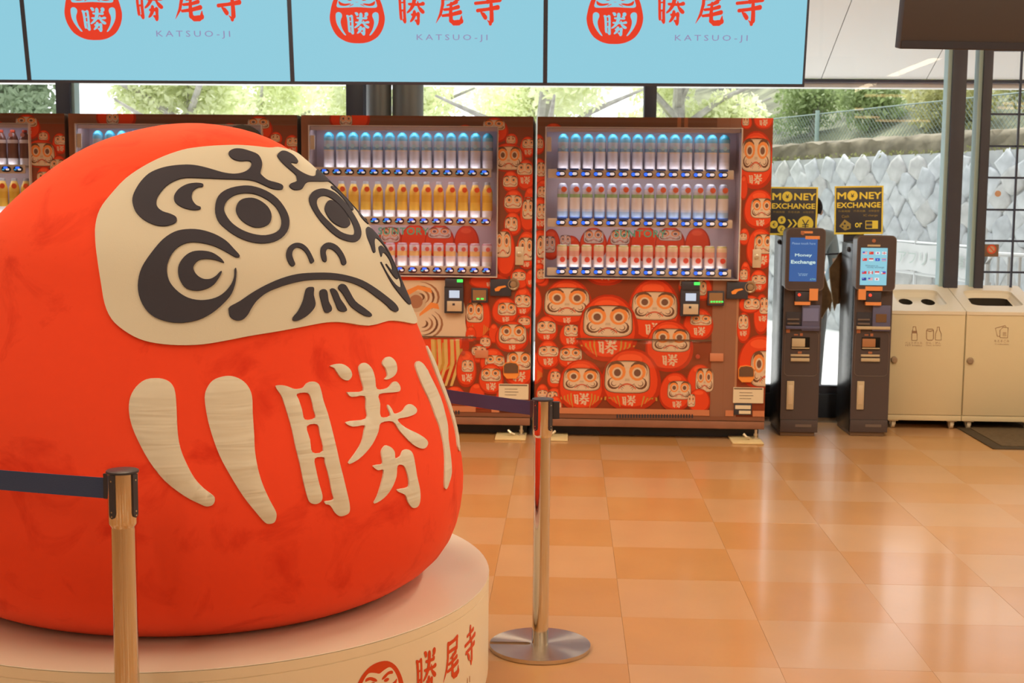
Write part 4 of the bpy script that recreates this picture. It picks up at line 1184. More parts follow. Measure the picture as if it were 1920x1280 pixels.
# printed dolls read off the doors: zoom frame, body box, face box, flags (k = character, s = stripes)
ART_R = [(Z4, (360, 660, -120, 135), None, 'k'), (Z4, (20, 110, 40, 140), None, ''), (Z4, (-60, 60, 130, 360), None, ''),
         (Z4, (70, 412, 84, 420), (86, 390, 152, 342), 'k'), (Z4, (668, 1035, 78, 540), (705, 1008, 180, 372), 'k'),
         (Z4, (1025, 1130, 70, 200), (1035, 1120, 90, 140), ''), (Z4, (1060, 1268, 290, 520), (1112, 1255, 340, 412), 'k'), (Z4, (1130, 1260, 70, 240), (1140, 1220, 100, 200), ''),
         (Z4, (20, 172, 345, 530), (30, 156, 385, 470), 'k'), (Z4, (185, 330, 398, 570), (220, 318, 410, 490), 'k'), (Z4, (-60, 68, 600, 830), None, 's'),
         (Z4, (24, 186, 515, 725), (40, 176, 560, 632), 'k'), (Z4, (172, 350, 545, 720), (190, 340, 575, 662), 'k'), (Z4, (98, 200, 712, 860), (122, 190, 740, 820), ''),
         (Z4, (316, 738, 192, 672), (362, 690, 278, 490), 'ks'), (Z4, (1085, 1262, 686, 920), (1150, 1268, 720, 880), ''),
         (Z4, (795, 1125, 374, 745), (846, 1098, 440, 598), 'k'),
         (Z4, (20, 110, 825, 960), (30, 100, 870, 920), ''), (Z4, (90, 208, 850, 1010), (100, 170, 880, 960), 'k'), (Z4, (110, 205, 910, 1040), (130, 196, 950, 1010), ''),
         (Z4, (178, 502, 650, 1020), (218, 466, 718, 872), 'ks'), (Z4, (484, 896, 574, 1020), (512, 814, 668, 886), 'ks'),
         (Z4, (890, 1112, 742, 1020), (952, 1108, 808, 932), 'k'), (Z4, (1094, 1246, 858, 1030), (1090, 1140, 900, 985), ''),
         # right strip and top edge
         (Z2, (1560, 1640, 20, 130), (1570, 1615, 30, 100), ''), (Z2, (1655, 1800, -40, 130), None, 'k'), (Z2, (1540, 1800, 140, 580), (1568, 1772, 205, 442), 'k'),
         (Z2, (1550, 1605, 470, 660), None, ''), (Z2, (1582, 1810, 578, 880), (1636, 1790, 650, 792), 'k'), (Z2, (1545, 1620, 870, 1000), (1550, 1600, 910, 960), ''), (Z2, (1600, 1800, 868, 1180), (1660, 1790, 920, 1060), 'k'),
         (Z2, (1555, 1625, 1120, 1280), None, ''),
         (Z4, (1528, 1650, 20, 180), (1545, 1640, 60, 120), 'k'), (Z4, (1450, 1530, 0, 140), (1460, 1510, 20, 90), ''), (Z4, (1560, 1660, 190, 480), (1600, 1660, 220, 330), 'k'), (Z4, (1452, 1604, 200, 330), (1490, 1596, 225, 300), ''), (Z4, (1440, 1530, 318, 540), (1450, 1515, 340, 440), 'k'), (Z4, (1448, 1760, 478, 860), (1540, 1740, 600, 840), 'k'),
         # left strip
         (Z2, (92, 214, 84, 160), (105, 200, 125, 160), ''), (Z2, (-10, 84, 165, 320), (30, 72, 200, 270), ''), (Z2, (-10, 100, 345, 540), (30, 88, 380, 480), ''), (Z2, (20, 140, 505, 640), (35, 95, 560, 640), ''), (Z2, (-10, 110, 635, 880), (30, 96, 690, 800), 'k'), (Z2, (-30, 140, 880, 1180), (30, 120, 930, 1090), 'k'), (Z2, (-10, 100, 1130, 1290), (30, 90, 1180, 1250), '')]
ART_L = [(Z3, (450, 740, 40, 160), None, 'k'), (Z3, (-420, 450, 40, 880), None, 's'),
         (Z3, (425, 605, 190, 520), (432, 548, 255, 390), 's'), (Z3, (765, 895, 140, 350), (775, 882, 200, 285), 'k'), (Z3, (740, 862, 18, 140), (755, 848, 55, 110), 'k'), (Z3, (610, 795, 212, 410), (655, 780, 255, 342), 'k'),
         (Z3, (785, 900, 340, 440), (800, 878, 360, 410), ''), (Z3, (590, 660, 400, 540), None, 'k'), (Z3, (875, 920, 400, 560), None, ''), (Z3, (634, 870, 380, 605), (664, 850, 408, 540), 'k'),
         (Z3, (425, 500, 420, 530), None, 'k'), (Z3, (525, 608, 478, 580), (530, 598, 500, 560), ''), (Z3, (464, 572, 540, 680), (470, 570, 560, 625), ''), (Z3, (360, 502, 585, 850), (400, 480, 660, 740), 'k'),
         (Z3, (526, 706, 572, 760), (565, 698, 625, 700), ''), (Z3, (695, 905, 582, 850), (718, 890, 600, 725), 'k'), (Z3, (450, 560, 820, 960), None, 'k'), (Z3, (518, 694, 680, 900), (538, 672, 718, 806), 'k'),
         (Z3, (640, 760, 850, 980), None, ''), (Z3, (280, 420, 840, 960), None, 'k'), (Z3, (400, 660, 900, 1000), None, 'k'),
         (Z1, (230, 535, -60, 150), (310, 400, 20, 100), 's'), (Z1, (735, 822, 102, 190), (750, 810, 122, 160), ''), (Z1, (1188, 1310, 94, 190), (1200, 1300, 115, 160), ''),
         (Z1, (1366, 1572, 40, 235), (1385, 1545, 60, 135), 'k'), (Z1, (1550, 1645, 160, 260), (1560, 1625, 180, 235), ''), (Z1, (1660, 1775, 182, 345), (1680, 1770, 205, 270), 'k'),
         (Z1, (1440, 1700, 232, 450), (1480, 1670, 262, 430), ''), (Z1, (1635, 1775, 352, 590), (1640, 1750, 385, 470), 'k'), (Z1, (1528, 1652, 438, 600), (1535, 1640, 480, 560), ''), (Z1, (1690, 1780, 560, 760), (1690, 1760, 640, 740), ''),
         (Z1, (1536, 1690, 578, 770), (1545, 1672, 625, 720), ''), (Z1, (1660, 1780, 640, 900), (1680, 1760, 660, 800), ''), (Z1, (1540, 1672, 748, 930), (1550, 1640, 790, 890), ''),
         (Z1, (1480, 1625, 868, 1240), (1475, 1590, 900, 1085), ''), (Z1, (1632, 1790, 888, 1180), (1650, 1760, 945, 1110), 'k'), (Z1, (1585, 1725, 1172, 1330), (1605, 1700, 1200, 1260), ''), (Z1, (1700, 1790, 1180, 1320), None, 'k')]


def rect(x0, x1, z0, z1): return [(x0, z0), (x1, z0), (x1, z1), (x0, z1)]


def loc(px, py, cx, Y=MY):
    p = at(px, py, Y); return p.x-cx, p.z


C4 = MX[0]
U = lambda px, py: loc(px, py, C4)      # a pixel on the right-hand machine -> door coordinates


def box_px(mb, x0, x1, y0, y1, d0, d1, mi=0, bev=0., ref=None):
    a, b_ = (ref or U)(x0, (y0+y1)/2)[0], (ref or U)(x1, (y0+y1)/2)[0]; t_, u_ = (ref or U)((x0+x1)/2, y0)[1], (ref or U)((x0+x1)/2, y1)[1]
    return mb.box(a, b_, d0, d1, u_, t_, mi, bev)


BOT = {}


def bottle_mesh(kind):
    """a show bottle: turned profile, label bands printed on it, cap on top"""
    if kind in BOT: return BOT[kind]
    CY, WT_, PL, WH_ = (.06, .48, .66, 1), (.66, .72, .76, 1), (.60, .60, .64, 1), (.82, .80, .80, 1)
    R = .0312
    if kind == 'water':
        pf = [(R-.002, 0), (R, .004), (R, .03), (R-.001, .05), (R, .10), (R, .106), (R, .125), (R, .160), (R, .180), (R-.003, .190), (.021, .200), (.014, .205), (.012, .208)]
        cs = [(.86, .84, .88, 1), (.86, .84, .88, 1), (.78, .76, .82, 1), (.68, .67, .72, 1), (.80, .66, .50, 1), (.26, .44, .58, 1), (.52, .58, .62, 1), (.20, .52, .66, 1), CY, CY, CY, CY]
    elif kind == 'lemon':
        y, yd = (.90, .60, .10, 1), (.84, .52, .07, 1)
        pf = [(R-.002, 0), (R, .004), (R, .042), (R-.001, .09), (R, .13), (R-.001, .150), (.026, .165), (.020, .180), (.0165, .192), (.0165, .206), (.012, .208)]
        cs = [(.84, .82, .84, 1), (.84, .82, .84, 1), y, yd, y, y, y, (.9, .66, .2, 1), (.42, .46, .5, 1), (.42, .46, .5, 1)]
    elif kind == 'milk':
        pf = [(R-.002, 0), (R, .003), (R, .014), (R, .045), (R, .058), (R, .125), (R, .145), (R, .172), (R-.004, .188), (.022, .200), (.016, .206), (.012, .208)]
        cs = [(.10, .22, .66, 1), (.10, .22, .66, 1), (.42, .58, .80, 1), (.66, .70, .80, 1), (.86, .78, .72, 1), (.36, .54, .26, 1), (.62, .58, .62, 1), (.44, .44, .56, 1), (.42, .46, .60, 1), WT_, WT_]
    elif kind == 'cola':
        br = (.20, .09, .06, 1)
        pf = [(R-.002, 0), (R, .004), (R, .042), (R-.002, .09), (R, .13), (R, .150), (.025, .168), (.017, .186), (.0135, .190), (.0150, .193), (.0150, .206), (.012, .208)]
        cs = [WH_, WH_, br, br, (.74, .66, .6, 1), br, br, br, br, (.6, .1, .05, 1), (.6, .1, .05, 1)]
    elif kind == 'can':
        pf = [(R-.004, 0), (R-.001, .005), (R-.001, .03), (R-.001, .05), (R-.001, .062), (R-.001, .09), (R-.001, .125), (R-.005, .134), (.0235, .136), (.022, .133)]
        cs = [WH_, WH_, (.80, .66, .64, 1), (.72, .62, .66, 1), (.88, .58, .24, 1), (.76, .68, .72, 1), (.54, .28, .36, 1), (.62, .5, .5, 1), PL]
    else:   # juice can
        pf = [(R-.004, 0), (R-.001, .005), (R-.001, .022), (R-.001, .07), (R-.001, .1), (R-.001, .125), (R-.005, .134), (.0235, .136), (.022, .133)]
        cs = [WH_, WH_, (.84, .66, .58, 1), (.84, .44, .34, 1), (.86, .64, .40, 1), (.56, .50, .18, 1), (.62, .5, .3, 1), PL]
    o = MB().lathe(pf, 14, (0, 0, 0), cols=cs).build('sample_bottle', m_bottle, smooth=40)
    BOT[kind] = o.data; bpy.data.objects.remove(o)
    return BOT[kind]


def disc_mesh(kind):
    k = 'disc_'+kind
    if k in BOT: return BOT[k]
    c = {'water': (.45, .72, .80, 1), 'lemon': (.85, .13, .04, 1), 'milk': (.84, .16, .07, 1), 'cola': (.7, .3, .22, 1), 'can': (.72, .17, .15, 1)}.get(kind, (.82, .1, .06, 1))
    z, x, r = {'water': (.128, 0, .012), 'lemon': (.162, .012, .0155), 'milk': (.172, .008, .0165), 'cola': (.178, 0, .013), 'can': (.102, .008, .013)}.get(kind, (.05, .004, .016))
    b = MB(); n = 12
    fr = [(x+r*math.cos(2*PI*i/n), -.0335, z+r*math.sin(2*PI*i/n)) for i in range(n)]; bk_ = [(p[0], -.0300, p[2]) for p in fr]
    b.add(fr+bk_, [tuple(range(n))]+[(i, i+n, (i+1) % n+n, (i+1) % n) for i in range(n)], 0, c)
    o = b.build('label_disc', m_bottle, smooth=0); BOT[k] = o.data; bpy.data.objects.remove(o)
    return BOT[k]


def button_mesh(style):
    k = 'btn'+style
    if k in BOT: return BOT[k]
    fn = lambda u, v, d: (u, -d, v); b = MB()
    pill = lambda cx, cz, w_, h_: [(cx+math.copysign(max(0, w_-h_), math.cos(a))+h_*math.cos(a), cz+h_*math.sin(a)) for a in [2*PI*(i+.5)/16 for i in range(16)]]
    pr = lambda P, a_, c_, mi: b.prism(P[::-1], fn, a_, c_, mi)
    pr(pill(0, 0, .027, .0165), -.004, .012, 0)
    if style == 'R':
        pr(pill(-.014, 0, .0115, .0105), .012, .0135, 1); pr(pill(.008, .001, .0135, .0085), .012, .0135, 3)
    else:
        pr(pill(-.002, .008, .013, .0065), .012, .0135, 1); pr(pill(-.015, -.003, .008, .004), .012, .0138, 2); pr(pill(.010, -.002, .010, .0055), .012, .0140, 3)
    o = b.build('selection_button', [m_btn, m_btnb, m_btnc, m_btnw], smooth=30); BOT[k] = o.data; bpy.data.objects.remove(o)
    return BOT[k]


ROWS_Y = ((316.5, 327), (409, 418.5), (501.5, 510.5))
ORD = ('first', 'second', 'third', 'fourth', 'fifth', 'sixth', 'seventh', 'eighth', 'ninth', 'tenth', 'eleventh', 'twelfth', 'thirteenth', 'last')
ROWN = ('top', 'middle', 'bottom')


def machine(k, label, art, kinds, style, names, cols=range(14), full=True, textout=True, where=''):
    cx = MX[k]; hw = MW/2
    t = thing('vending_machine', label, 'vending machine', (cx, MY, 0), 0, 'wrapped drinks vending machines')
    wx0, wx1 = U(1024, 300)[0], U(1388, 300)[0]; wz1, wz0 = U(1200, 241)[1], U(1200, 521)[1]
    if k: wx0 = U(1024, 300)[0]; wx1 = U(1380, 300)[0]
    ft = U(1200, 785)[1]
    b = MB(); b.box(-hw, hw, .19, .68, .065, MHT, bev=.004)
    for r in ((-hw, wx0, .065, MHT), (wx1, hw, .065, MHT), (wx0, wx1, wz1, MHT), (wx0, wx1, .065, wz0)): b.box(r[0], r[1], 0, .19, r[2], r[3])
    b.build('cabinet', m_cab, t)
    # printed film on the door
    rects = [(-hw, wx0, ft, MHT), (wx1, hw, ft, MHT), (wx0, wx1, wz1, MHT), (wx0, wx1, ft, wz0)]
    b = MB(); W_ = Wrap(b, rects)
    W_.poly(rect(-hw, hw, ft, MHT), 0, WOODD)
    for i in range(3): W_.poly(rect(-hw, hw, wz1+.01+i*.04, wz1+.034+i*.04), 1, (.19, .085, .055, 1))
    if art is ART_R:
        a, c_ = U(1334, 650)[0], U(1383, 650)[0]
        W_.poly(rect(-hw, wx1+.01, ft, wz0+.02), 1, (.26, .05, .02, 1)); W_.poly(rect(c_, hw, ft, MHT), 2, (.26, .05, .02, 1))
        W_.poly(rect(a, c_, ft, MHT), 3, WOOD2); W_.poly(rect(a+.072, a+.076, ft, MHT), 4, WOOD); W_.poly(rect(c_-.012, c_, ft, MHT), 5, (.46, .23, .14, 1))
        for px in (1270, 1283): W_.poly(rect(U(px, 230)[0], U(px+7, 230)[0], wz1, MHT), 6, (.42, .17, .09, 1))
    else:
        W_.poly(rect(wx0, hw, ft, wz0+.02), 1, (.26, .05, .02, 1)); W_.poly(rect(wx1, hw, ft, MHT-.06), 2, (.24, .07, .04, 1))
        W_.poly(rect(-hw, wx0, .2, MHT), 3, WOOD2); W_.poly(rect(-hw+.06, -hw+.064, .2, MHT), 4, WOOD)
        W_.poly(rect(wx0, wx0+.13, wz1, MHT), 5, WOOD)
    W_.k = 1
    conv = (lambda f, x, y: U(*f(x, y))) if art is ART_R else (lambda f, x, y: loc(*f(x, y), MX[1]))
    for f, bb, fc, fl in art:
        x0, z1 = conv(f, bb[0], bb[2]); x1, z0 = conv(f, bb[1], bb[3])
        F_ = None
        if fc: a0, c1 = conv(f, fc[0], fc[2]); a1, c0 = conv(f, fc[1], fc[3]); F_ = (a0, a1, c0, c1)
        W_.doll(x0, x1, z0, z1, F_, 'k' in fl, 's' in fl)
    if art is ART_L:      # the very large printed face with striped whiskers
        W_.k = 3
        q = lambda x, y: conv(Z3, x, y)
        pp = [q(x, y) for x, y in ((-300, 95), (300, 95), (390, 160), (425, 300), (432, 500), (-300, 500))]; cc = q(0, 300)
        W_.fan(cc, pp, 0, CRM)
        for cxx, cyy, R0_, R1_, s0, s1 in ((75, 245, 60, 75, 0, 6.3), (75, 245, 0, 48, 0, 6.3)):
            pts = [q(cxx+R1_*math.cos(a), cyy+R1_*math.sin(a)) for a in [2*PI*i/20 for i in range(20)]]
            W_.fan(q(cxx, cyy), pts, 2 if R0_ else 3, CRM2 if R0_ else (.42, .2, .13, 1))
        for i, R_ in enumerate((95, 130, 165, 200)):
            for (cxx, cyy, a0, a1) in ((95, 215, -1.5, .9), (120, 400, -.9, 1.7)):
                A, B = [], []
                for j in range(9):
                    a = a0+(a1-a0)*j/8; w_ = 15*math.sin(PI*j/8)+2
                    A.append(q(cxx+(R_-60+w_*.5)*math.cos(a), cyy+(R_-60+w_*.5)*math.sin(a)*.78)); B.append(q(cxx+(R_-60-w_*.5)*math.cos(a), cyy+(R_-60-w_*.5)*math.sin(a)*.78))
                W_.strip(A, B, 4, DRK if i % 2 == 0 else (.36, .17, .10, 1))
        W_.strip([q(0, 170), q(90, 130), q(180, 150)], [q(0, 215), q(90, 160), q(190, 185)], 5, ORG)
        W_.strip([q(100, 330), q(180, 250), q(230, 260)], [q(100, 350), q(190, 290), q(240, 300)], 5, ORG)
        for x in (180, 225, 270, 315, 355):
            W_.strip([q(x, 510), q(x+8, 680), q(x-40, 840)], [q(x+26, 510), q(x+32, 680), q(x-22, 840)], 2, (.72, .50, .18, 1))
    W_.k = 16
    for a, c_ in ((1040, 1330), (1360, 1375), (1411, 1433)): W_.poly(rect(U(a, 770)[0], U(c_, 770)[0], U(1200, 777)[1], U(1200, 766)[1]), 0, (.62, .24, .13, 1))
    W_.poly(rect(-hw, hw, ft, U(1200, 778)[1]), 1, (.24, .10, .065, 1))
    b.build('printed_wrap', m_wrap, t, smooth=0)
    # foot of the machine
    MB().box(-hw, hw, -.004, .05, .066, ft-.006, bev=.003).build('kick_rail', mat('brown_kick_rail', (.33, .15, .10, 1), .5, noise=.15), t)
    MB().box(-hw+.02, hw-.02, .09, .6, .002, .066).build('void_block', m_black, t, smooth=0)  # black block standing in for the shaded void under the machine
    for sx in (-1, 1):
        x = sx*(hw-.05)
        MB().box(x-.15 if sx > 0 else x-.03, x+.03 if sx > 0 else x+.15, -.15, .08, 0, .012, bev=.005).build('floor_plate', m_plate, t)
        MB().lathe([(.022, .012), (.022, .018), (.008, .02), (.008, .066)], 12, (x, -.02, 0)).lathe([(.013, .03), (.013, .042)], 6, (x, -.02, 0)).build('levelling_foot', m_bolt, t)
        MB().tube([(x-.04*sx, -.05, .02), (x-.06*sx, -.06, .03), (x-.075*sx, -.05, .045)], .008, 6).build('anchor_bolt', m_bolt, t)
    # lit show window
    b = MB(); L = lambda pts, c: b.add(pts, [(0, 1, 2, 3)], 0, c)
    lil = (.62, .57, .62, 1)
    L([(wx0, .188, wz0), (wx1, .188, wz0), (wx1, .188, wz1), (wx0, .188, wz1)], (.60, .52, .55, 1))
    for x, fl in ((wx0+.0005, 0), (wx1-.0005, 1)): L([(x, .0, wz0), (x, .188, wz0), (x, .188, wz1), (x, .0, wz1)], (.52, .40, .38, 1))
    L([(wx0, 0, wz0+.0005), (wx1, 0, wz0+.0005), (wx1, .188, wz0+.0005), (wx0, .188, wz0+.0005)], lil)
    L([(wx0, 0, wz1-.0005), (wx1, 0, wz1-.0005), (wx1, .188, wz1-.0005), (wx0, .188, wz1-.0005)], lil)
    b.build('window_lining', m_inner, t, smooth=0)
    b = MB(); Wb = Wrap(b, [(wx0, wx1, wz0, wz1)], .188)
    for f, bb, fc in ((Z2, (350, 560, 870, 1120), (385, 530, 890, 990)), (Z2, (560, 760, 880, 1130), (590, 730, 890, 1000)), (Z2, (740, 960, 860, 1130), None), (Z2, (930, 1160, 865, 1120), (960, 1130, 890, 970)), (Z2, (1160, 1350, 870, 1120), None), (Z2, (190, 360, 930, 1120), (200, 280, 930, 1010)), (Z2, (60, 200, 880, 1120), (80, 160, 940, 1060))):
        x0, z1 = U(*f(bb[0], bb[2])); x1, z0 = U(*f(bb[1], bb[3])); F_ = None
        if fc: a0, c1 = U(*f(fc[0], fc[2])); a1, c0 = U(*f(fc[1], fc[3])); F_ = (a0, a1, c0, c1)
        Wb.doll(x0, x1, z0, z1, F_, False)
    b.build('lining_print', m_wrap, t, smooth=0)
    MB().box(wx0+.002, wx1-.002, -.002, .006, wz1-.022, wz1-.0006).build('valance', mat('lilac_valance', (.62, .60, .66, 1), .4), t, smooth=0)
    for z in (wz1-.006,)+tuple(U(1200, yb)[1]-.026 for yb, _ in ROWS_Y[:2]):
        MB().box(wx0+.03, wx1-.085, .012, .050, z-.005, z).build('led_strip', m_led, t, smooth=0)
    for r, (yb, ym) in enumerate(ROWS_Y):
        zq = U(1200, yb+2.5)[1]; MB().box(wx0+.03, wx1-.085, .011, .028, zq-.004, zq-.001).build('led_strip', m_led, t, smooth=0)
        if not full and r > 0: continue
        zb = U(1200, yb+2.5)[1]; zl = U(1200, ym+8)[1]
        rail = MB().box(wx0+.012, wx1-.035, -.006, .010, zl, zb+.003, bev=.004).box(wx0+.02, wx1-.04, .008, .16, zb-.014, zb-.002).build('shelf_rail', m_rail, t)
        for c in cols:
            x = U(1051.5+23.38*c, ym)[0]
            o = link('selection_button', button_mesh(style), rail, (x, -.006, U(1200, ym)[1]))
            if style == 'R' and r != 1: pass
        if style == 'R':
            for c in cols:
                x = U(1053+23.3*c, yb)[0]
                MB().box(x-.027, x+.027, -.010, -.006, zb-.004, zb+.008).build('price_strip', mat('blue_price_strip', (.06, .13, .5, 1), .4), rail, smooth=0)
        kd = kinds[r]
        for c in cols:
            x = loc(1055.5+23.2*c, 327, C4, MY+.064)[0]
            o = link('sample_bottle', bottle_mesh(kd), None, (cx+x, MY+.064, zb-.0015), (0, 0, 0))
            tag(o, names[r] % ORD[c-cols[0]], 'bottle', 'sample bottles, %s row of the %s' % (ROWN[r], where))
            link('label_disc', disc_mesh(kd), o)
    b = MB(); g = .028
    b.box(wx0-.004, wx1+.004, -g-.004, -g, wz0-.004, wz1+.004)
    b.build('window_pane', m_pane, t, smooth=0)
    b = MB()
    for q in ((wx0-.006, wx0, wz0-.006, wz1+.006), (wx1, wx1+.006, wz0-.006, wz1+.006), (wx0, wx1, wz1, wz1+.006), (wx0, wx1, wz0-.006, wz0)): b.box(q[0], q[1], -g-.004, -.0045, q[2], q[3])
    b.build('window_edge', m_edge, t, smooth=0)
    MB().box(U(1025, 270)[0], U(1034, 270)[0], -.022, -.012, U(1030, 284)[1], U(1030, 257)[1], bev=.002).build('cream_tag', m_tag, t)
    if textout:
        b = MB(); put_text(b, 'SUNTORY', lambda u, v, d: (u, -g-.0048, v), *U(1200, 437.5), width=U(1248, 437)[0]-U(1152, 437)[0], height=.042, offset=.012, spacing=1.1); b.build('maker_lettering', m_teal, t, smooth=0)
    if not full: return t
    # payment and hand-out fittings
    b = MB(); box_px(b, 1275, 1311, 541, 592, -.035, .0, 0, .004); box_px(b, 1277, 1311, 527, 543, -.042, .0, 0, .004); rd_ = b.build('card_reader', m_blk, t)
    b = MB(); box_px(b, 1300, 1311, 528, 533.5, -.045, -.041); b.build('status_light', m_grn, rd_, smooth=0)
    b = MB(); box_px(b, 1284.5, 1304, 549, 563, -.038, -.034); b.build('reader_screen', m_lcd, rd_, smooth=0)
    b = MB(); box_px(b, 1280, 1308, 569, 588, -.040, -.034, 0, .001); b.build('reader_plate', m_silver, rd_)
    b = MB(); box_px(b, 1290.5, 1295, 573, 577, -.042, -.039); b.build('reader_mark', m_blk, rd_, smooth=0)
    b = MB(); box_px(b, 1326, 1357, 545, 572.5, -.02, .0, 0, .003); cdp = b.build('coin_display', m_blk, t)
    b = MB(); box_px(b, 1329, 1354, 548.5, 568.5, -.023, -.019); b.build('display_window', mat('amber_window', (.34, .20, .11, 1), .3), cdp, smooth=0)
    b = MB()
    for i in range(5 if style == 'R' else 2): x = 1331.5+i*5 if style == 'R' else 1336+i*8; box_px(b, x, x+3.6 if style == 'R' else x+5.5, 563.5, 566.5, -.0245, -.0225)
    b.build('display_digits', m_grn, cdp, smooth=0)
    b = MB(); box_px(b, 1362, 1402, 528, 560, -.018, .0, 0, .003); cs = b.build('coin_slot_plate', m_blk, t)
    b = MB(); fn = lambda u, v, d: (u, -d, v)
    b.prism([U(*Z4(x, y)) for x, y in ((1394, 175), (1420, 158), (1470, 150), (1480, 160), (1440, 172), (1425, 190), (1400, 192))][::-1], fn, .017, .021); b.build('coin_chute', m_orange, cs, smooth=0)
    u0, v0 = U(1406, 538)
    MB().lathe([(.036, 0), (.036, -.012), (.030, -.018), (.024, -.016), (.018, -.012), (.018, -.020), (0, -.022)], 24, (u0, -.001, v0), axis='y').build('return_lever', mat('bronze_ring', (.42, .30, .20, 1), .35, metal=.4), t)
    b = MB(); box_px(b, 1410.5, 1427, 467, 502, -.012, 0, 0, .005); lk = b.build('lock_plate', m_silver, t)
    u0, v0 = U(1418.5, 481)
    MB().lathe([(.014, 0), (.014, -.006), (.010, -.008), (0, -.008)], 16, (u0, -.011, v0), axis='y').build('lock_cylinder', m_bolt, lk)
    b = MB(); P = [U(*Z4(x, y)) for x, y in ((1445, 785), (1445, 720), (1460, 700), (1500, 694), (1540, 700), (1557, 720), (1557, 785), (1535, 812), (1470, 812))]
    b.prism(P[::-1], fn, 0, .014); cr = b.build('coin_return', m_orange, t, smooth=0)
    P = [U(*Z4(x, y)) for x, y in ((1450, 772), (1450, 722), (1463, 705), (1500, 699), (1538, 705), (1552, 722), (1552, 772))]
    MB().prism(P[::-1], fn, .013, .017).build('coin_cup', m_smoke, cr, smooth=0)
    b = MB(); box_px(b, 1374.5, 1431, 726, 755, -.0095, 0); st = b.build('notice_sticker', m_tag, t, smooth=0)
    b = MB(); box_px(b, 1376, 1429, 727, 729.5, -.0103, -.009)
    for i, (a, c_) in enumerate(((1386, 1410), (1386, 1412), (1386, 1408))): box_px(b, a, c_, 735+i*5.5, 736+i*5.5, -.0103, -.009)
    b.build('sticker_print', mat('print_grey', (.20, .15, .12, 1), .6), st, smooth=0)
    b = MB(); box_px(b, 1376, 1409, 756, 777, -.012, 0, 0, .002); tg = b.build('name_plate', m_blk, t)
    b = MB(); box_px(b, 1378, 1407, 759, 766, -.014, -.011); box_px(b, 1385, 1407, 769, 775, -.014, -.011); b.build('name_card', m_tag, tg, smooth=0)
    b = MB(); box_px(b, 1080, 1333, 637, 690, -.009, 0, 0, .003); fp = b.build('delivery_flap', glass('clear_flap', .05, (1, 1, 1, 1), .1), t)
    b = MB(); box_px(b, 1080, 1333, 635, 637.5, -.011, -.0005); b.build('flap_hinge', m_smoke, fp, smooth=0)
    u0, v0 = U(1308, 668); MB().lathe([(.013, 0), (.013, -.006), (0, -.008)], 14, (u0, -.008, v0), axis='y').build('flap_lock', mat('red_knob', (.5, .08, .05, 1), .3), fp)
    b = MB(); box_px(b, 1331, 1356, 662, 677, -.011, -.0, 0, .002); b.build('flap_catch', mat('coral_block', (.66, .26, .15, 1), .5), t)
    b = MB()
    for i in range(28): box_px(b, 1156+i*5.2, 1158.6+i*5.2, 776, 783, -.0085, -.0012)
    stuff(b.build('air_slots', m_black, t, smooth=0))
    return t


machine(0, 'daruma-printed vending machine, rightmost of the row, with a tall printed wooden post', ART_R, ('water', 'milk', 'juice'), 'R',
        ('cyan-capped sample bottle, %s from left, top row of the rightmost vending machine', 'white green-banded sample bottle, %s from left, middle row of the rightmost vending machine', 'red and yellow sample can, %s from left, bottom row of the rightmost vending machine'), where='rightmost machine')
machine(1, 'daruma-printed vending machine in the middle, right behind the daruma face', ART_L, ('water', 'lemon', 'can'), 'L',
        ('cyan-capped sample bottle, %s from left, top row of the machine behind the daruma face', 'yellow sample bottle, %s from left, middle row behind the daruma face', 'pinkish sample can, %s from left, bottom row behind the daruma face'), where='machine behind the daruma face')
machine(2, 'daruma-printed vending machine largely hidden behind the top of the red daruma', ART_L, ('water', 'lemon', 'can'), 'L',
        ('cyan-capped sample bottle, %s from left, top row of the machine behind the daruma head', 'yellow sample bottle, %s from left, middle row of the machine behind the daruma head', 'pinkish sample can, %s from left, bottom row of the machine behind the daruma head'), where='machine behind the daruma head')
machine(3, 'daruma-printed vending machine at the far left edge', ART_L, ('cola', 'lemon', 'can'), 'L',
        ('brown sample bottle, %s from left, top row of the machine at the left edge', 'yellow sample bottle, %s from left, middle row of the machine at the left edge', 'pinkish sample can, %s from left, bottom row of the machine at the left edge'), where='machine at the left edge')
# ================================================================== MONEY EXCHANGE KIOSKS
m_kbr = mat('chocolate_metal', I(80, 58, 46), .35, spec=.45, noise=.05, nscale=4)
m_kside = mat('gloss_black_side', (.014, .013, .013, 1), .25, spec=.12)
m_kline = mat('kiosk_seam', I(112, 82, 60), .4)
m_purp = mat('purple_brown_panel', I(92, 78, 84), .4); m_beige = mat('beige_plate', I(196, 150, 98), .45)
m_lbl = mat('orange_label', (.85, .34, .13, 1), .5); m_rl = mat('red_scan_light', (.8, .05, .03, 1), .3, emit=(1, .06, .03, 1), es=1.2)
m_cop = mat('copper_print', (.45, .17, .09, 1), .5)
m_kscr = vmat('kiosk_display', .2, .4)
n_ = m_kscr.node_tree; b_ = n_.nodes['Principled BSDF']
for l_ in list(b_.inputs['Base Color'].links): n_.links.remove(l_)
b_.inputs['Base Color'].default_value = (.01, .01, .012, 1)
n_.links.new([q for q in n_.nodes if q.bl_idname == 'ShaderNodeAttribute'][0].outputs['Color'], b_.inputs['Emission Color']); b_.inputs['Emission Strength'].default_value = .9


def rrect(x0, x1, z0, z1, r, n=5):
    o = []
    for cx, cz, a0 in ((x1-r, z0+r, -PI/2), (x1-r, z1-r, 0), (x0+r, z1-r, PI/2), (x0+r, z0+r, PI)):
        for i in range(n+1): a = a0+PI/2*i/n; o.append((cx+r*math.cos(a), cz+r*math.sin(a)))
    return o


kfn = lambda u, v, d: (u, -d, v)
KB = atz(1628, 817.5, 0); KA = atz(1497, 817.5, 0)
KY = KB.y
k2 = lambda px, py: (at(px, py, KY).x-KB.x, at(px, py, KY).z)


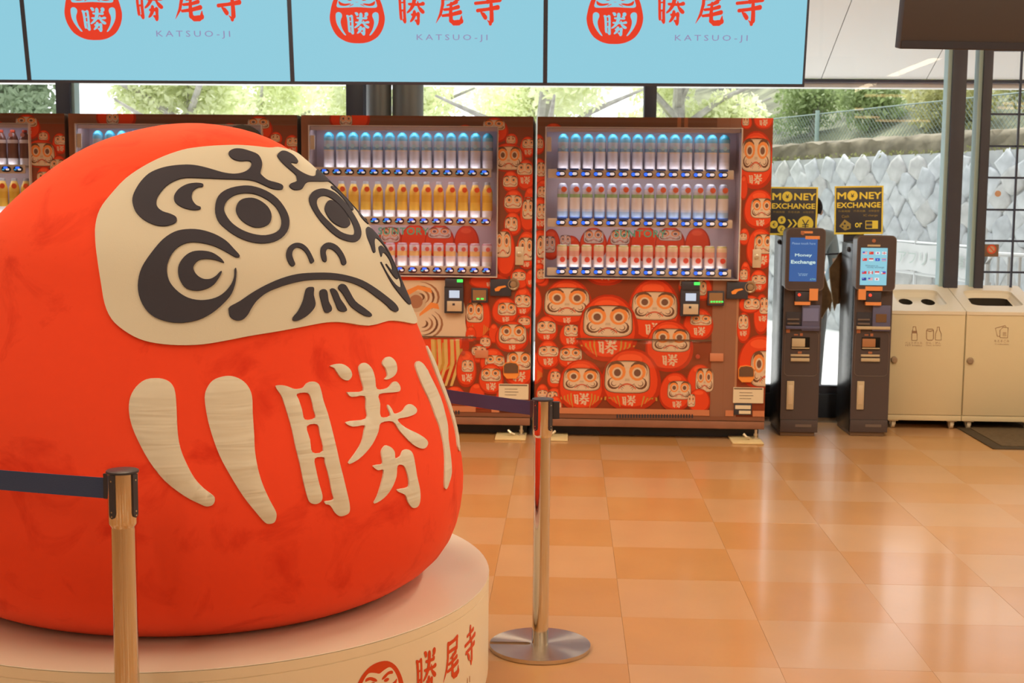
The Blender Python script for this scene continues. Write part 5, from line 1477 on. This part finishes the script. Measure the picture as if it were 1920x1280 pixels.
def kbox(mb, x0, x1, y0, y1, d0, d1, bev=0., mi=0):
    a, c = k2(x0, (y0+y1)/2)[0], k2(x1, (y0+y1)/2)[0]; z1, z0 = k2(x0, y0)[1], k2(x0, y1)[1]
    return mb.box(a, c, -d1, -d0, z0, z1, mi, bev)


def kiosk(base, label, top_px, scr_px, flags):
    t = thing('exchange_kiosk', label, 'kiosk', (base.x, base.y, 0), 0, 'money exchange kiosks')
    zt = k2(1636, top_px)[1]; hw = .1135; D = .40
    ztb = zt-.05
    MB().box(-hw+.002, hw-.002, 0, .012, .10, ztb).build('front_door', m_kbr, t, smooth=0)
    MB().box(-hw, hw, .012, D, .022, ztb, bev=.004).build('cabinet_body', m_kside, t)
    MB().box(-hw+.003, hw-.003, -.004, .012, .024, .098, bev=.002).build('lower_panel', m_kbr, t)
    MB().box(-hw+.006, hw-.02, .004, D-.02, .002, .022).build('foot_frame', mat('foot_brown', (.16, .10, .065, 1), .5), t, smooth=0)
    # slab head with round corners
    za = k2(1636, 545)[1]
    hd = MB().prism(rrect(-hw-.001, hw+.001, za, zt, .030), kfn, -.08, .035).build('head_slab', m_kbr, t, smooth=30)
    b = MB(); P = rrect(-hw+.001, hw-.001, za+.002, zt-.002, .028); Q = rrect(-hw+.004, hw-.004, za+.005, zt-.005, .026); n = len(P)
    b.add([kfn(u, v, .0355) for u, v in P]+[kfn(u, v, .0355) for u, v in Q], [(i, (i+1) % n, n+(i+1) % n, n+i) for i in range(n)]); b.build('head_edge', m_kline, hd, smooth=0)
    # screen
    x0, x1, y0, y1 = scr_px
    sc = MB(); u0, z1 = k2(x0, y0); u1, z0 = k2(x1, y1); f = lambda u, v, d: (u, -.0362-.0003*d, v)
    mid = (u0+u1)/2; Wd = u1-u0; Hd = z1-z0
    q = lambda a, c: (u0+a*Wd, z1-c*Hd)

    def r_(a0, a1, c0, c1, col, d=1):
        (xa, zb), (xb, zc) = q(a0, c1), q(a1, c0); sc.add([f(xa, zb, d), f(xb, zb, d), f(xb, zc, d), f(xa, zc, d)], [(0, 1, 2, 3)], 0, col)
    if flags:
        r_(0, 1, 0, 1, (.30, .66, .78, 1), 0)
        Wh, R, B, DB, Y = (.85, .88, .9, 1), (.75, .05, .04, 1), (.04, .10, .6, 1), (.03, .05, .3, 1), (.9, .7, .1, 1)
        grid = [('us', 0, 0), ('cn', 1, 0), ('kr', 2, 0), ('gb', 3, 0), ('hk', 0, 1), ('sg', 1, 1), ('eu', 2, 1), ('th', 3, 1),
                ('tw', 0, 3), ('ca', 1, 3), ('id', 2, 3), ('ph', 3, 3), ('au', 0, 4), ('my', 1, 4), ('jp', 2, 4)]
        for c, i, j in grid:
            a, e = .07+i*.24, .10+j*.175; w_, h_ = .17, .075
            base_c = {'cn': R, 'hk': R, 'eu': B, 'tw': R, 'au': DB}.get(c, Wh); r_(a, a+w_, e, e+h_, base_c, 1)
            if c in ('us', 'my'):
                for s_ in range(4): r_(a, a+w_, e+s_*h_/4, e+s_*h_/4+h_/8, R, 2)
                r_(a, a+w_*.45, e, e+h_*.5, B, 3)
            elif c in ('sg', 'id'): r_(a, a+w_, e, e+h_/2, R, 2)
            elif c == 'th': r_(a, a+w_, e, e+h_*.17, R, 2); r_(a, a+w_, e+h_*.83, e+h_, R, 2); r_(a, a+w_, e+h_*.33, e+h_*.67, B, 2)
            elif c in ('kr', 'jp'):
                p = q(a+w_/2, e+h_/2); rr_ = Wd*.032; sc.add([f(p[0]+rr_*math.cos(k*PI/5), p[1]+rr_*math.sin(k*PI/5), 2) for k in range(10)], [tuple(range(10))], 0, R)
                if c == 'kr': r_(a+w_*.33, a+w_*.66, e+h_*.5, e+h_*.78, B, 3)
            elif c == 'gb': r_(a+w_*.42, a+w_*.58, e, e+h_, R, 2); r_(a, a+w_, e+h_*.4, e+h_*.6, R, 2)
            elif c == 'ca': r_(a, a+w_*.27, e, e+h_, R, 2); r_(a+w_*.73, a+w_, e, e+h_, R, 2); r_(a+w_*.42, a+w_*.58, e+h_*.25, e+h_*.75, R, 2)
            elif c == 'tw' or c == 'au': r_(a, a+w_*.5, e, e+h_*.5, B, 2); r_(a+w_*.18, a+w_*.32, e+h_*.15, e+h_*.35, Wh, 3)
            elif c == 'ph': r_(a, a+w_, e, e+h_/2, B, 2); r_(a, a+w_, e+h_/2, e+h_, R, 2); r_(a, a+w_*.3, e+h_*.2, e+h_*.8, Wh, 3)
            elif c in ('cn', 'hk'): r_(a+w_*.12, a+w_*.28, e+h_*.2, e+h_*.5, Y if c == 'cn' else Wh, 2)
            elif c == 'eu': r_(a+w_*.38, a+w_*.62, e+h_*.3, e+h_*.7, Y, 2); r_(a+w_*.43, a+w_*.57, e+h_*.4, e+h_*.6, B, 3)
        put_text(sc, 'Welcome to', f, q(.42, .475)[0], q(.4, .475)[1], width=Wd*.48, d=1, col=(.08, .12, .2, 1)); put_text(sc, 'money exchange', f, q(.57, .525)[0], q(.5, .525)[1], width=Wd*.64, d=1, col=(.08, .12, .2, 1))
    else:
        r_(0, 1, 0, 1, (.045, .13, .36, 1), 0); c = (.66, .84, .80, 1)
        put_text(sc, 'Money', f, q(.5, .4)[0], q(.5, .405)[1], width=Wd*.62, height=Hd*.085, d=1, col=c, offset=.02)
        put_text(sc, 'Exchange', f, q(.5, .565)[0], q(.5, .565)[1], width=Wd*.90, height=Hd*.105, d=1, col=c, offset=.03)
        put_text(sc, 'Touch screen', f, q(.5, .82)[0], q(.5, .82)[1], width=Wd*.36, d=1, col=(.4, .6, .75, 1)); put_text(sc, 'to start', f, q(.5, .855)[0], q(.5, .855)[1], width=Wd*.3, d=1, col=(.4, .6, .75, 1))
        put_text(sc, 'Please touch here', f, q(.5, .13)[0], q(.5, .13)[1], width=Wd*.85, d=1, col=(.35, .5, .7, 1)); put_text(sc, 'ATM', f, q(.86, .95)[0], q(.86, .95)[1], width=Wd*.2, d=1, col=(.3, .65, .6, 1))
    sc.build('touch_screen', m_kscr, hd, smooth=0)
    b = MB(); u_, v_ = k2(1636, top_px+10); b.lathe([(.011, 0), (.011, -.0025), (0, -.003)], 16, (u_, -.035, v_), axis='y'); b.build('head_badge', m_cop, hd)
    b = MB()
    if flags: kbox(b, 1624, 1648, 458, 461.5, .035, .0363)
    else: a = MB(); kbox(b, 1641, 1668, 443, 449, .035, .0363); kbox(b, 1633, 1655, 434, 438, .035, .0363)
    b.build('head_label', m_lbl if not flags else m_beige, hd, smooth=0)
    # label cluster and scanner
    b = MB()
    if flags: kbox(b, 1620, 1652, 536, 544, .035, .0365)
    kbox(b, 1607, 1621, 541, 561, .003, .038) if flags else kbox(b, 1648, 1664, 541, 563, .003, .038)
    kbox(b, 1621, 1650, 565, 571.5, .003, .030)
    b.build('orange_labels', m_lbl, t, smooth=0)
    b = MB(); kbox(b, 1622, 1650, 546, 566, .0, .030, .002); s = b.build('code_scanner', m_blk, t)
    u_, v_ = k2(1629.5, 552.5); MB().lathe([(.0085, 0), (.0085, -.003), (0, -.004)], 12, (u_, -.030, v_), axis='y').build('scan_light', m_rl, s)
    # tray level
    b = MB(); kbox(b, 1606, 1634, 585, 610, 0, .004); b.build('note_slot', m_blk, t, smooth=0)
    b = MB(); kbox(b, 1608, 1630, 597, 600, .004, .012); kbox(b, 1608, 1630, 605, 608, .004, .012); b.build('slot_guide', m_kline, t, smooth=0)
    b = MB(); kbox(b, 1635, 1668.5, 572, 620, 0, .016, .003); pp_ = b.build('reader_panel', m_purp, t)
    b = MB(); kbox(b, 1641, 1661, 588, 603.5, .016, .0185) if flags else kbox(b, 1637, 1666, 578, 602, .016, .0185); b.build('reader_window', mat('reader_brown', (.17, .10, .06, 1), .3) if flags else mat('reader_grey', I(120, 106, 114), .3), pp_, smooth=0)
    b = MB(); kbox(b, 1605, 1668, 611, 616.5, .002, .02, .001); b.build('tray_lip', m_beige if flags else m_purp, t)
    for q_ in ((1606, 1613, 617.5, 624), (1621, 1628, 626.5, 629), (1632, 1637, 625, 630), (1628, 1635, 659, 663)):
        b = MB(); kbox(b, *q_, 0, .004); b.build('copper_icon', m_cop, t, smooth=0)
    b = MB(); kbox(b, 1615.5, 1650, 632, 655, 0, .005, .002); w_ = b.build('coin_outlet', m_kside, t)
    b = MB(); kbox(b, 1616.5, 1641, 634.5, 650, .004, .0075, .001); b.build('outlet_plate', m_beige if not flags else mat('amber_plate', (.42, .2, .1, 1), .45), w_)
    b = MB(); kbox(b, 1616, 1649, 651.5, 653.5, .004, .009); kbox(b, 1614, 1649, 664, 668, 0, .007, .001); kbox(b, 1614, 1649, 671, 677, 0, .010, .001); b.build('receipt_slot', m_beige, t)
    # raised outline of the service panel and the door pull
    z0, z1 = k2(1636, 705)[1], k2(1636, 622)[1]
    P = rrect(-hw+.016, hw-.014, z0, z1, .028)[0:24]; b = MB(); b.tube([kfn(u, v, .001) for u, v in P], .0016, 6, closed=True); b.build('panel_bead', m_kline, t)
    b = MB(); kbox(b, 1606, 1619.5, 714, 767, 0, .010, .003); h_ = b.build('door_pull', m_beige, t)
    b = MB(); kbox(b, 1608.5, 1617, 722, 757, .008, .012, .002); b.build('pull_recess', m_silver, h_)
    b = MB(); kbox(b, 1622, 1652, 795, 800, .004, .006); b.build('vent_strip', m_kline, t, smooth=0)
    # lens at the back corner
    MB().lathe([(.016, 0), (.016, -.02), (.011, -.03), (0, -.03)], 14, (-hw+.0, .2, ztb-.04), axis='y').build('side_lock', m_blk, t)
    return t


kiosk(KB, 'chocolate brown exchange kiosk with a light screen of flags, beside the waste bins', 441, (1612, 1659, 464, 534), True)
kiosk(KA, 'chocolate brown exchange kiosk with a dark blue screen, beside the rightmost vending machine', 428, (1613, 1661, 446, 528), False)

# ------------------------------------------------------------------ yellow and black signs on the kiosks
m_sgb = mat('sign_black', I(66, 56, 50), .4); m_sgy = mat('sign_yellow', I(216, 166, 50, 1.4), .45); m_sgo = mat('sign_dim_yellow', I(158, 116, 48, 1.3), .5)
SY = KY+.30


def sign(px0, px1, py0, py1, label, cash, ztop, dz=0.):
    c = at((px0+px1)/2, py1, SY); Wd = at(px1, py1, SY).x-at(px0, py1, SY).x; Hd = at(px0, py0, SY).z-c.z
    t = thing('exchange_sign', label, 'sign', (c.x, SY, c.z), 0, 'yellow and black exchange signs')
    t.rotation_euler = (0, dz, 0)
    MB().box(-Wd/2, Wd/2, 0, .008, 0, Hd, bev=.001).build('sign_board', m_sgb, t)
    e = .012; b = MB()
    for q in ((-Wd/2, Wd/2, 0, e), (-Wd/2, Wd/2, Hd-e*.8, Hd), (-Wd/2, -Wd/2+e*.7, e, Hd-e*.8), (Wd/2-e*.8, Wd/2, e, Hd-e*.8)): b.box(q[0], q[1], -.002, .0, q[2], q[3])
    b.build('yellow_border', m_sgy, t, smooth=0)
    b = MB(); f = lambda u, v, d: (u*Wd, -.0012-.0004*d, v*Hd); d1 = lambda c_, r, d, mi, n=22: b.add([f(c_[0]+r*math.cos(2*PI*i/n), c_[1]+r*Wd/Hd*math.sin(2*PI*i/n), d) for i in range(n)], [tuple(range(n))], mi)
    put_text(b, 'M', f, -.355, .80, width=.185, height=.145, offset=.03); d1((-.135, .80), .108, 0, 0); put_text(b, '¥', f, -.135, .80, width=.07, height=.085, d=1, mi=1, offset=.02)
    put_text(b, 'NEY', f, .235, .80, width=.45, height=.145, offset=.03, spacing=1.02)
    put_text(b, 'EXCHANGE', f, .0, .605, width=.90, height=.115, offset=.03, spacing=1.02)
    put_text(b, '外貨両替　外币兑换　외화환전', f, .0, .48, width=.84, height=.045, mi=2, res=1)
    if cash:
        put_text(b, 'Cash', f, -.275, .375, width=.15, height=.055, mi=2); put_text(b, 'IC charge', f, .245, .385, width=.29, height=.055, mi=2)
        for a, c_, r in ((-.28, .20, .115), ):
            P = [(-.40, .17), (-.29, .31), (-.16, .22), (-.16, .12), (-.28, .08)]
            b.add([f(u, v, 0) for u, v in P], [tuple(range(5))[::-1]], 2)
        for q in ((-.285, .225), (-.33, .165), (-.22, .15)): d1(q, .022, 1, 1, 10)
        put_text(b, 'or', f, .0, .19, width=.15, height=.10, offset=.02)
        x0, x1, y0, y1 = .14, .40, .11, .28
        b.add([f(x0, y0, 0), f(x1, y0, 0), f(x1, y1, 0), f(x0, y1, 0)], [(0, 1, 2, 3)], 0); b.add([f(x0+.012, y0+.015, 1), f(x0+.14, y0+.015, 1), f(x0+.14, y1-.015, 1), f(x0+.012, y1-.015, 1)], [(0, 1, 2, 3)], 1)
        b.add([f(x0+.012, y0+.065, 2), f(x0+.14, y0+.065, 2), f(x0+.14, y0+.105, 2), f(x0+.012, y0+.105, 2)], [(0, 1, 2, 3)], 2)
    else:
        for (c_, s_) in (((-.395, .22), '€'), ((-.235, .315), '$'), ((-.235, .125), '£')): d1(c_, .083, 0, 0); put_text(b, s_, f, c_[0], c_[1], width=.055, height=.075, d=1, mi=1, offset=.015)
        for k in (0, 1):
            x = -.115+k*.1
            b.add([f(x, .16, 0), f(x+.04, .16, 0), f(x+.105, .245, 0), f(x+.04, .33, 0), f(x, .33, 0), f(x+.062, .245, 0)], [(0, 1, 2, 5), (5, 2, 3, 4)], 0)
        d1((.26, .24), .165, 0, 0, 30); put_text(b, '¥', f, .26, .23, width=.15, height=.19, d=1, mi=1, offset=-.005)
    b.build('lettering', [m_sgy, m_sgb, m_sgo], t, smooth=0)
    MB().box(-Wd*.30, Wd*.12, .0085, .03, min(-.002, ztop-c.z+.002), .03, bev=.003).build('sign_clip', m_sgb, t)
    return t


sign(1441, 1531, 350, 441, 'yellow bordered MONEY EXCHANGE sign with arrows to a yen coin, over the left kiosk', False, k2(1636, 428)[1]-.05)
sign(1564, 1655, 348, 439, 'yellow bordered MONEY EXCHANGE sign reading Cash or IC charge, over the right kiosk', True, k2(1636, 441)[1]-.05, math.radians(-1.2))

# ================================================================== WASTE BINS AND MAT
m_bin = mat('cream_bin_enamel', (.77, .69, .50, 1), .4, spec=.4, noise=.03, nscale=2); m_lid = mat('pale_bin_lid', (.84, .80, .70, 1), .45)
m_pit = mat('bin_dark_inside', (.03, .025, .02, 1), .9); m_icon = mat('icon_grey_brown', (.36, .22, .14, 1), .6)
BYF = atz(1787, 806, 0).y+.02
xl, xm = at(1664, 700, BYF).x, at(1806.5, 700, BYF).x
BW = xm-xl


def bin_(xc, label, kind):
    t = thing('waste_bin', label, 'bin', (xc, BYF, 0), 0, 'cream waste bins on castors')
    hw, D = BW/2-.002, .46
    zf = at(1740, 583, BYF).z; z0 = at(1740, 787, BYF).z; zd = at(1740, 778, BYF).z; zb = zf+.135
    # body with sloping lid
    MB().box(-hw, hw, .012, D, z0, zf-.012, bev=.004).build('bin_body', m_bin, t)
    MB().box(-hw+.002, hw-.002, -.004, .012, zd+.002, zf-.014, bev=.003).build('bin_door', m_bin, t)
    sl = lambda u, v, d: (u, v*(D+.012)-.008, zf+(zb-zf)*v-d)     # u across, v front to back on the slope
    if kind == 'holes': hole = rrect(-.205, .10, .22, .80, .08)
    else: hole = rrect(-.165, .155, .22, .80, .08)
    if kind == 'holes': hole = [(x*(1-.10*(v-.2))+.05, v) for x, v in hole]
    else: hole = [(x*(1-.10*(v-.2)), v) for x, v in hole]
    loops = [rrect(-hw, hw, 0, 1, .02, 3), hole]
    V, T = fill_loops(loops, None); e = boundary(T); n = len(V)
    fs = list(T)+[(b_, a_, a_+n, b_+n) for a_, b_ in e]
    MB().add([sl(u, v, 0) for u, v in V]+[sl(u, v, .02) for u, v in V], fs).build('lid', m_lid, t, smooth=30)
    # side cheeks under the lid
    for x in (-hw, hw-.006):
        MB().add([(x+a, y, z) for a in (0, .006) for y, z in ((-.004, zf-.013), (D, zf-.013), (D, zb-.018), (-.004, zf-.012))], [(3, 2, 1, 0), (4, 5, 6, 7), (0, 1, 5, 4), (1, 2, 6, 5), (2, 3, 7, 6), (3, 0, 4, 7)]).build('lid_cheek', m_lid, t, smooth=0)
    # recessed well
    n = len(hole); cx = sum(p[0] for p in hole)/n
    well = [((p[0]-cx)*.88+cx, .5+(p[1]-.5)*.86) for p in hole]
    MB().add([sl(u, v, .018) for u, v in hole]+[sl(u, v, .042) for u, v in well], [(i, (i+1) % n, n+(i+1) % n, n+i) for i in range(n)]).build('well_wall', m_lid, t, smooth=30)
    fl_w = lambda u, v, d: sl(u, v, .042+d)
    if kind == 'holes':
        hs = [[(cx+s_*.07+.042*math.cos(a), .58+.115*math.sin(a)) for a in [2*PI*i/20 for i in range(20)]] for s_ in (-1, 1)]
    else: hs = [rrect(cx-.125, cx+.125, .42, .76, .03, 3)]
    V, T = fill_loops([well]+hs, None)
    MB().add([fl_w(u, v, 0) for u, v in V], T).build('well_floor', m_lid, t, smooth=0)
    for h in hs:
        n = len(h); MB().add([fl_w(u, v, 0) for u, v in h]+[fl_w(u, v, .10) for u, v in h], [(i, (i+1) % n, n+(i+1) % n, n+i) for i in range(n)]+[tuple(range(n, 2*n))]).build('chute', m_pit, t, smooth=0)
    kx = -hw+.033; kz = at(1820, 676, BYF).z
    MB().lathe([(.021, 0), (.021, -.006), (.017, -.014), (.010, -.016), (0, -.014)], 20, (kx, -.004, kz), axis='y').build('door_lock', mat('dull_lock', (.42, .33, .26, 1), .35, metal=.5), t)
    MB().box(-hw, hw, 0, .03, z0-.004, zd, bev=.002).build('lower_rail', m_bin, t)
    for sx in (-1, 1):
        for y in (.05, D-.06):
            c = MB().box(sx*(hw-.05)-.03, sx*(hw-.05)+.03, y-.03, y+.03, z0-.012, z0).build('castor_bracket', m_bolt, t, smooth=0)
            MB().lathe([(.010, -.012), (.027, -.010), (.027, .010), (.010, .012)], 18, (sx*(hw-.05), y-.008, .027), axis='x').build('castor_wheel', mat('cream_wheel', (.72, .64, .52, 1), .4), c)
            MB().box(sx*(hw-.05)-.018, sx*(hw-.05)-.014, y-.02, y+.012, .022, z0-.01).box(sx*(hw-.05)+.014, sx*(hw-.05)+.018, y-.02, y+.012, .022, z0-.01).build('castor_fork', m_bolt, c, smooth=0)
    f = lambda u, v, d: (u, -.0046-.0004*d, v); b = MB()
    L = lambda P, w_=.0022, cl=False: b.tube([f(u, v, 0) for u, v in P], w_, 4, closed=cl)
    ref = lambda px, py: (at(px, py, BYF).x-xc, at(px, py, BYF).z)
    if kind == 'holes':
        Q = lambda x, y: ref(1640+x/3.046, 440+y/3.046)
        L([Q(*p) for p in ((211, 602), (211, 566), (216, 545), (219, 524), (233, 524), (236, 545), (241, 566), (241, 602))], cl=True)
        a, c_ = Q(211, 562), Q(241, 548); b.add([f(a[0], a[1], 0), f(c_[0], a[1], 0), f(c_[0], c_[1], 0), f(a[0], c_[1], 0)], [(0, 1, 2, 3)])
        L([Q(*p) for p in ((295, 545), (300, 538), (330, 538), (335, 545), (335, 592), (328, 601), (302, 601), (295, 592))], cl=True); L([Q(*p) for p in ((298, 546), (315, 551), (332, 546))])
        L([Q(*p) for p in ((346, 600), (346, 565), (355, 545), (357, 526), (368, 526), (370, 545), (379, 565), (379, 600))], cl=True)
        put_text(b, 'ペットボトル', f, *Q(222, 617), width=.105, height=.016, res=1); put_text(b, 'かん・びん', f, *Q(334, 617), width=.09, height=.016, res=1)
        put_text(b, 'PET bottles', f, *Q(222, 631), width=.10, height=.010, res=1); put_text(b, 'Cans, bottles', f, *Q(334, 631), width=.09, height=.010, res=1)
    else:
        Q = lambda x, y: (lambda p: (p[0]-0.0, p[1]))(ref(1640+x/3.046, 440+y/3.046))
        L([Q(*p) for p in ((714, 586), (714, 545), (732, 527), (761, 530), (757, 588))], cl=True); L([Q(*p) for p in ((712, 578), (700, 580), (688, 533), (745, 517), (748, 526))])
        for yy in (558, 566, 575): L([Q(730, yy), Q(750, yy)], .0018)
        put_text(b, 'もえるごみ', f, *Q(724, 606), width=.09, height=.018, res=1); put_text(b, 'Combustible', f, *Q(724, 624), width=.085, height=.010, res=1)
    b.build('bin_pictograms', m_icon, t, smooth=0)
    return t


bin_(xl+BW/2, 'cream waste bin with two round holes in its sloping lid, next to the exchange kiosk', 'holes')
bin_(xm+BW/2, 'cream waste bin with one wide slot in its sloping lid, at the right edge', 'slot')
ma = atz(1862, 842, .0); mt = thing('floor_mat', 'dark brown floor mat under the bin at the right edge', 'mat', (ma.x, ma.y, 0))
MB().box(0, 1.3, 0, .95, .0005, .006, bev=.002).build('mat_border', mat('dark_mat_rubber', (.075, .055, .035, 1), .85), mt)
MB().box(.07, 1.23, .07, .88, .005, .010, bev=.002).build('mat_pile', mat('brown_mat_pile', (.15, .105, .06, 1), .95, noise=.25, nscale=60, bump=.5, bscale=300), mt)

# ================================================================== PEOPLE
m_skin = mat('skin', (.62, .42, .32, 1), .55, noise=.05); m_hair = mat('dark_brown_hair', (.022, .014, .010, 1), .8, spec=.05, bump=.4, bscale=120)
m_shoe = mat('dark_shoe', (.06, .055, .05, 1), .5)


def skinned(verts, edges, root=0, sub=2):
    me = bpy.data.meshes.new('figure'); me.from_pydata([v[:3] for v in verts], edges, [])
    o = bpy.data.objects.new('figure', me); COL.objects.link(o)
    sk = o.modifiers.new('skin', 'SKIN'); sk.use_smooth_shade = True
    for i, v in enumerate(verts):
        d = me.skin_vertices[0].data[i]; d.radius = (v[3], v[4] if len(v) > 4 else v[3]); d.use_root = (i == root)
    sb = o.modifiers.new('sub', 'SUBSURF'); sb.levels = sub; sb.render_levels = sub
    bpy.context.view_layer.update()
    r = bpy.data.meshes.new_from_object(o.evaluated_get(bpy.context.evaluated_depsgraph_get()))
    vs = [v.co[:] for v in r.vertices]; fs = [tuple(p.vertices) for p in r.polygons]
    bpy.data.objects.remove(o); bpy.data.meshes.remove(me); bpy.data.meshes.remove(r)
    return vs, fs


def person(name, label, loc_, rz, H, shirt, trousers, arms, hair_long=False):
    """standing figure facing -y locally; arms: (elbow, wrist) per side in body heights"""
    t = thing(name, label, 'person', loc_, rz)
    V = [(0, 0, .53, .085, .062), (0, 0, .60, .078, .058), (0, -.005, .69, .088, .064), (0, 0, .775, .085, .055), (0, .005, .835, .034), (0, -.002, .87, .036, .042), (0, -.006, .905, .047, .056), (0, 0, .955, .050, .058), (0, .004, .985, .03, .036)]
    E = [(i, i+1) for i in range(8)]
    for s_, (el, wr) in zip((-1, 1), arms):
        o = len(V); V += [(s_*.105, .005, .795, .040), (s_*abs(el[0]), el[1], el[2], .027), (s_*wr[0], wr[1], wr[2], .017), ]
        dv = Vector((s_*wr[0], wr[1], wr[2]))-Vector((s_*abs(el[0]), el[1], el[2])); dv.normalize()
        p = Vector((s_*wr[0], wr[1], wr[2]))+dv*.045; V.append((p.x, p.y, p.z, .020, .012))
        E += [(3, o), (o, o+1), (o+1, o+2), (o+2, o+3)]
        o = len(V); V += [(s_*.050, 0, .485, .060), (s_*.056, -.004, .285, .038), (s_*.058, .010, .05, .024), (s_*.062, -.05, .022, .022), (s_*.066, -.095, .018, .018)]
        E += [(0, o), (o, o+1), (o+1, o+2), (o+2, o+3), (o+3, o+4)]
    vs, fs = skinned([(v[0]*H, v[1]*H, v[2]*H)+tuple(r*H for r in v[3:]) for v in V], E)
    b = MB()
    for f in fs:
        c = Vector((0, 0, 0))
        for i in f: c += Vector(vs[i])
        c /= len(f); z = c.z/H; x = abs(c.x)/H
        if z < .035: m = 3
        elif z < .52 and x < .125: m = 2
        elif z > .83: m = 0
        elif x > .118 and z < .70: m = 0
        else: m = 1
        b.f.append(f); b.m.append(m); b.c.append(None)
    b.v = list(vs)
    for s_, (el, wr) in zip((-1, 1), arms):      # five bent fingers on each hand
        d = Vector((s_*wr[0], wr[1], wr[2]))-Vector((s_*abs(el[0]), el[1], el[2])); d.normalize(); a = Vector((0, 1, 0)) if abs(d.y) < .8 else Vector((0, 0, 1))
        a = (a-d*a.dot(d)).normalized(); pl_ = d.cross(a).normalized(); P = Vector((s_*wr[0], wr[1], wr[2]))+d*.05
        for k, ln in enumerate((.036, .043, .040, .032)):
            q = P+a*(.018-.012*k); e = [q, q+d*ln*.5, q+d*ln+pl_*(.008*-s_)]
            fv, ff = skinned([tuple(x*H)+(.0052*H,) for x in e], [(0, 1), (1, 2)], 0, 1); b.add(fv, ff, 0)
        q = P-d*.028+a*.018; e = [q, q+a*.018+d*.014, q+a*.022+d*.036]
        fv, ff = skinned([tuple(x*H)+(.006*H,) for x in e], [(0, 1), (1, 2)], 0, 1); b.add(fv, ff, 0)
    # nose and ears on the head
    b.add([(x*H, y*H, z*H) for x, y, z in ((0, -.052, .93), (-.011, -.054, .898), (.011, -.054, .898), (0, -.074, .900))], [(0, 1, 3), (0, 3, 2), (1, 2, 3)], 0)
    for s_ in (-1, 1): b.lathe([(.004*H, -.010*H), (.016*H, -.004*H), (.016*H, .004*H), (.004*H, .010*H)], 10, (s_*.052*H, .006*H, .915*H), 0, axis='x')
    bd = b.build('body', [m_skin, shirt, trousers, m_shoe], t, smooth=60)
    for s_ in (-1, 1): MB().lathe([(.0001, -.006*H), (.006*H, -.002*H), (.007*H, .001*H)], 8, (s_*.019*H, -.0535*H, .924*H), axis='y').build('eye', m_ink, bd)
    MB().box(-.014*H, .014*H, -.0595*H, -.054*H, .882*H, .887*H, bev=.001).build('mouth', mat('lips', (.5, .22, .18, 1), .5), bd)
    hv, n, mrows = [], 20, 9; b = MB()
    for j in range(mrows+1):
        th = PI/2-(PI*.5+.5)*j/mrows
        for i in range(n):
            a = 2*PI*i/n; fr = max(0, -math.sin(a)); low = max(th, -.5+1.0*fr**1.5)
            hv.append((.060*H*math.cos(low)*math.cos(a), .006*H+.068*H*math.cos(low)*math.sin(a), .935*H+.062*H*math.sin(low)))
    b.add(hv, [(j*n+i, (j+1)*n+i, (j+1)*n+(i+1) % n, j*n+(i+1) % n) for j in range(mrows) for i in range(n)])
    b.build('hair', m_hair, bd, smooth=60)
    return t


hp_ = at(457, 228, 6.25)
person('person', 'dark-haired person behind the giant daruma, only the top of the hair showing', (hp_.x, 6.25, 0), math.radians(160), (hp_.z-.0)/1.005,
       mat('plain_shirt', (.5, .48, .46, 1), .8), mat('plain_trousers', (.12, .11, .11, 1), .8), (((.13, .01, .64), (.14, -.03, .50)), ((.13, .01, .64), (.14, -.03, .50))))
op = at(1516, 470, 9.45)
pr_ = person('person', 'person in a grey blue shirt standing outside the glass between the two kiosks', (op.x, 9.45, -.02), math.radians(172), 1.47,
             mat('grey_blue_shirt', (.30, .375, .42, 1), .85, noise=.15), mat('slate_trousers', (.17, .175, .18, 1), .85), (((.125, -.02, .66), (.10, -.13, .60)), ((.135, .01, .64), (.10, -.12, .60))))
# brown ragged cloth hanging inside the glass between the kiosks
m_hide = mat('brown_cloth', (.20, .125, .07, 1), .9, noise=.4, nscale=14, bump=.3, bscale=60); m_trim = mat('pale_trim', (.55, .52, .48, 1), .7)
HY = KY+.45
hz = lambda px, py: at(px, py, HY)
c0 = hz(1565, 470); ht = thing('ragged_cloth', 'brown ragged-edged cloth hanging between the two exchange kiosks', 'cloth', (c0.x, HY, c0.z))
Qz = lambda x, y: (lambda p: (p.x-c0.x, p.z-c0.z))(hz(1500+x/6.4, 400+y/6.4))
for P in ([(225, 480), (250, 500), (290, 720), (330, 880), (372, 970), (380, 1040), (355, 1175), (335, 1120), (265, 1258), (232, 1180), (225, 900)],
          [(510, 455), (470, 480), (420, 560), (345, 660), (350, 760), (375, 960), (395, 1090), (415, 1170), (440, 1090), (480, 1080), (500, 900), (512, 640)]):
    q = [Qz(*p) for p in P]
    V, T = fill_loops([q], .02); e = boundary(T); n = len(V)
    dp = lambda u: .012*math.sin(u*60)
    MB().add([(u, dp(u)-.003, v) for u, v in V]+[(u, dp(u)+.003, v) for u, v in V], list(T)+[tuple(i+n for i in f_)[::-1] for f_ in T]+[(a_, b_, b_+n, a_+n) for a_, b_ in e]).build('cloth_panel', m_hide, ht, smooth=40)
    MB().tube([(u, dp(u)-.003, v) for u, v in q], .0028, 5, closed=True).build('pale_edge', m_trim, ht)
tp = [Qz(225, 480), Qz(510, 455)]
MB().tube([(tp[0][0]-.04, .012, tp[0][1]-.01), (tp[1][0]+.07, .012, tp[1][1]-.01)], .006, 6).build('hanging_rod', m_rod, ht)
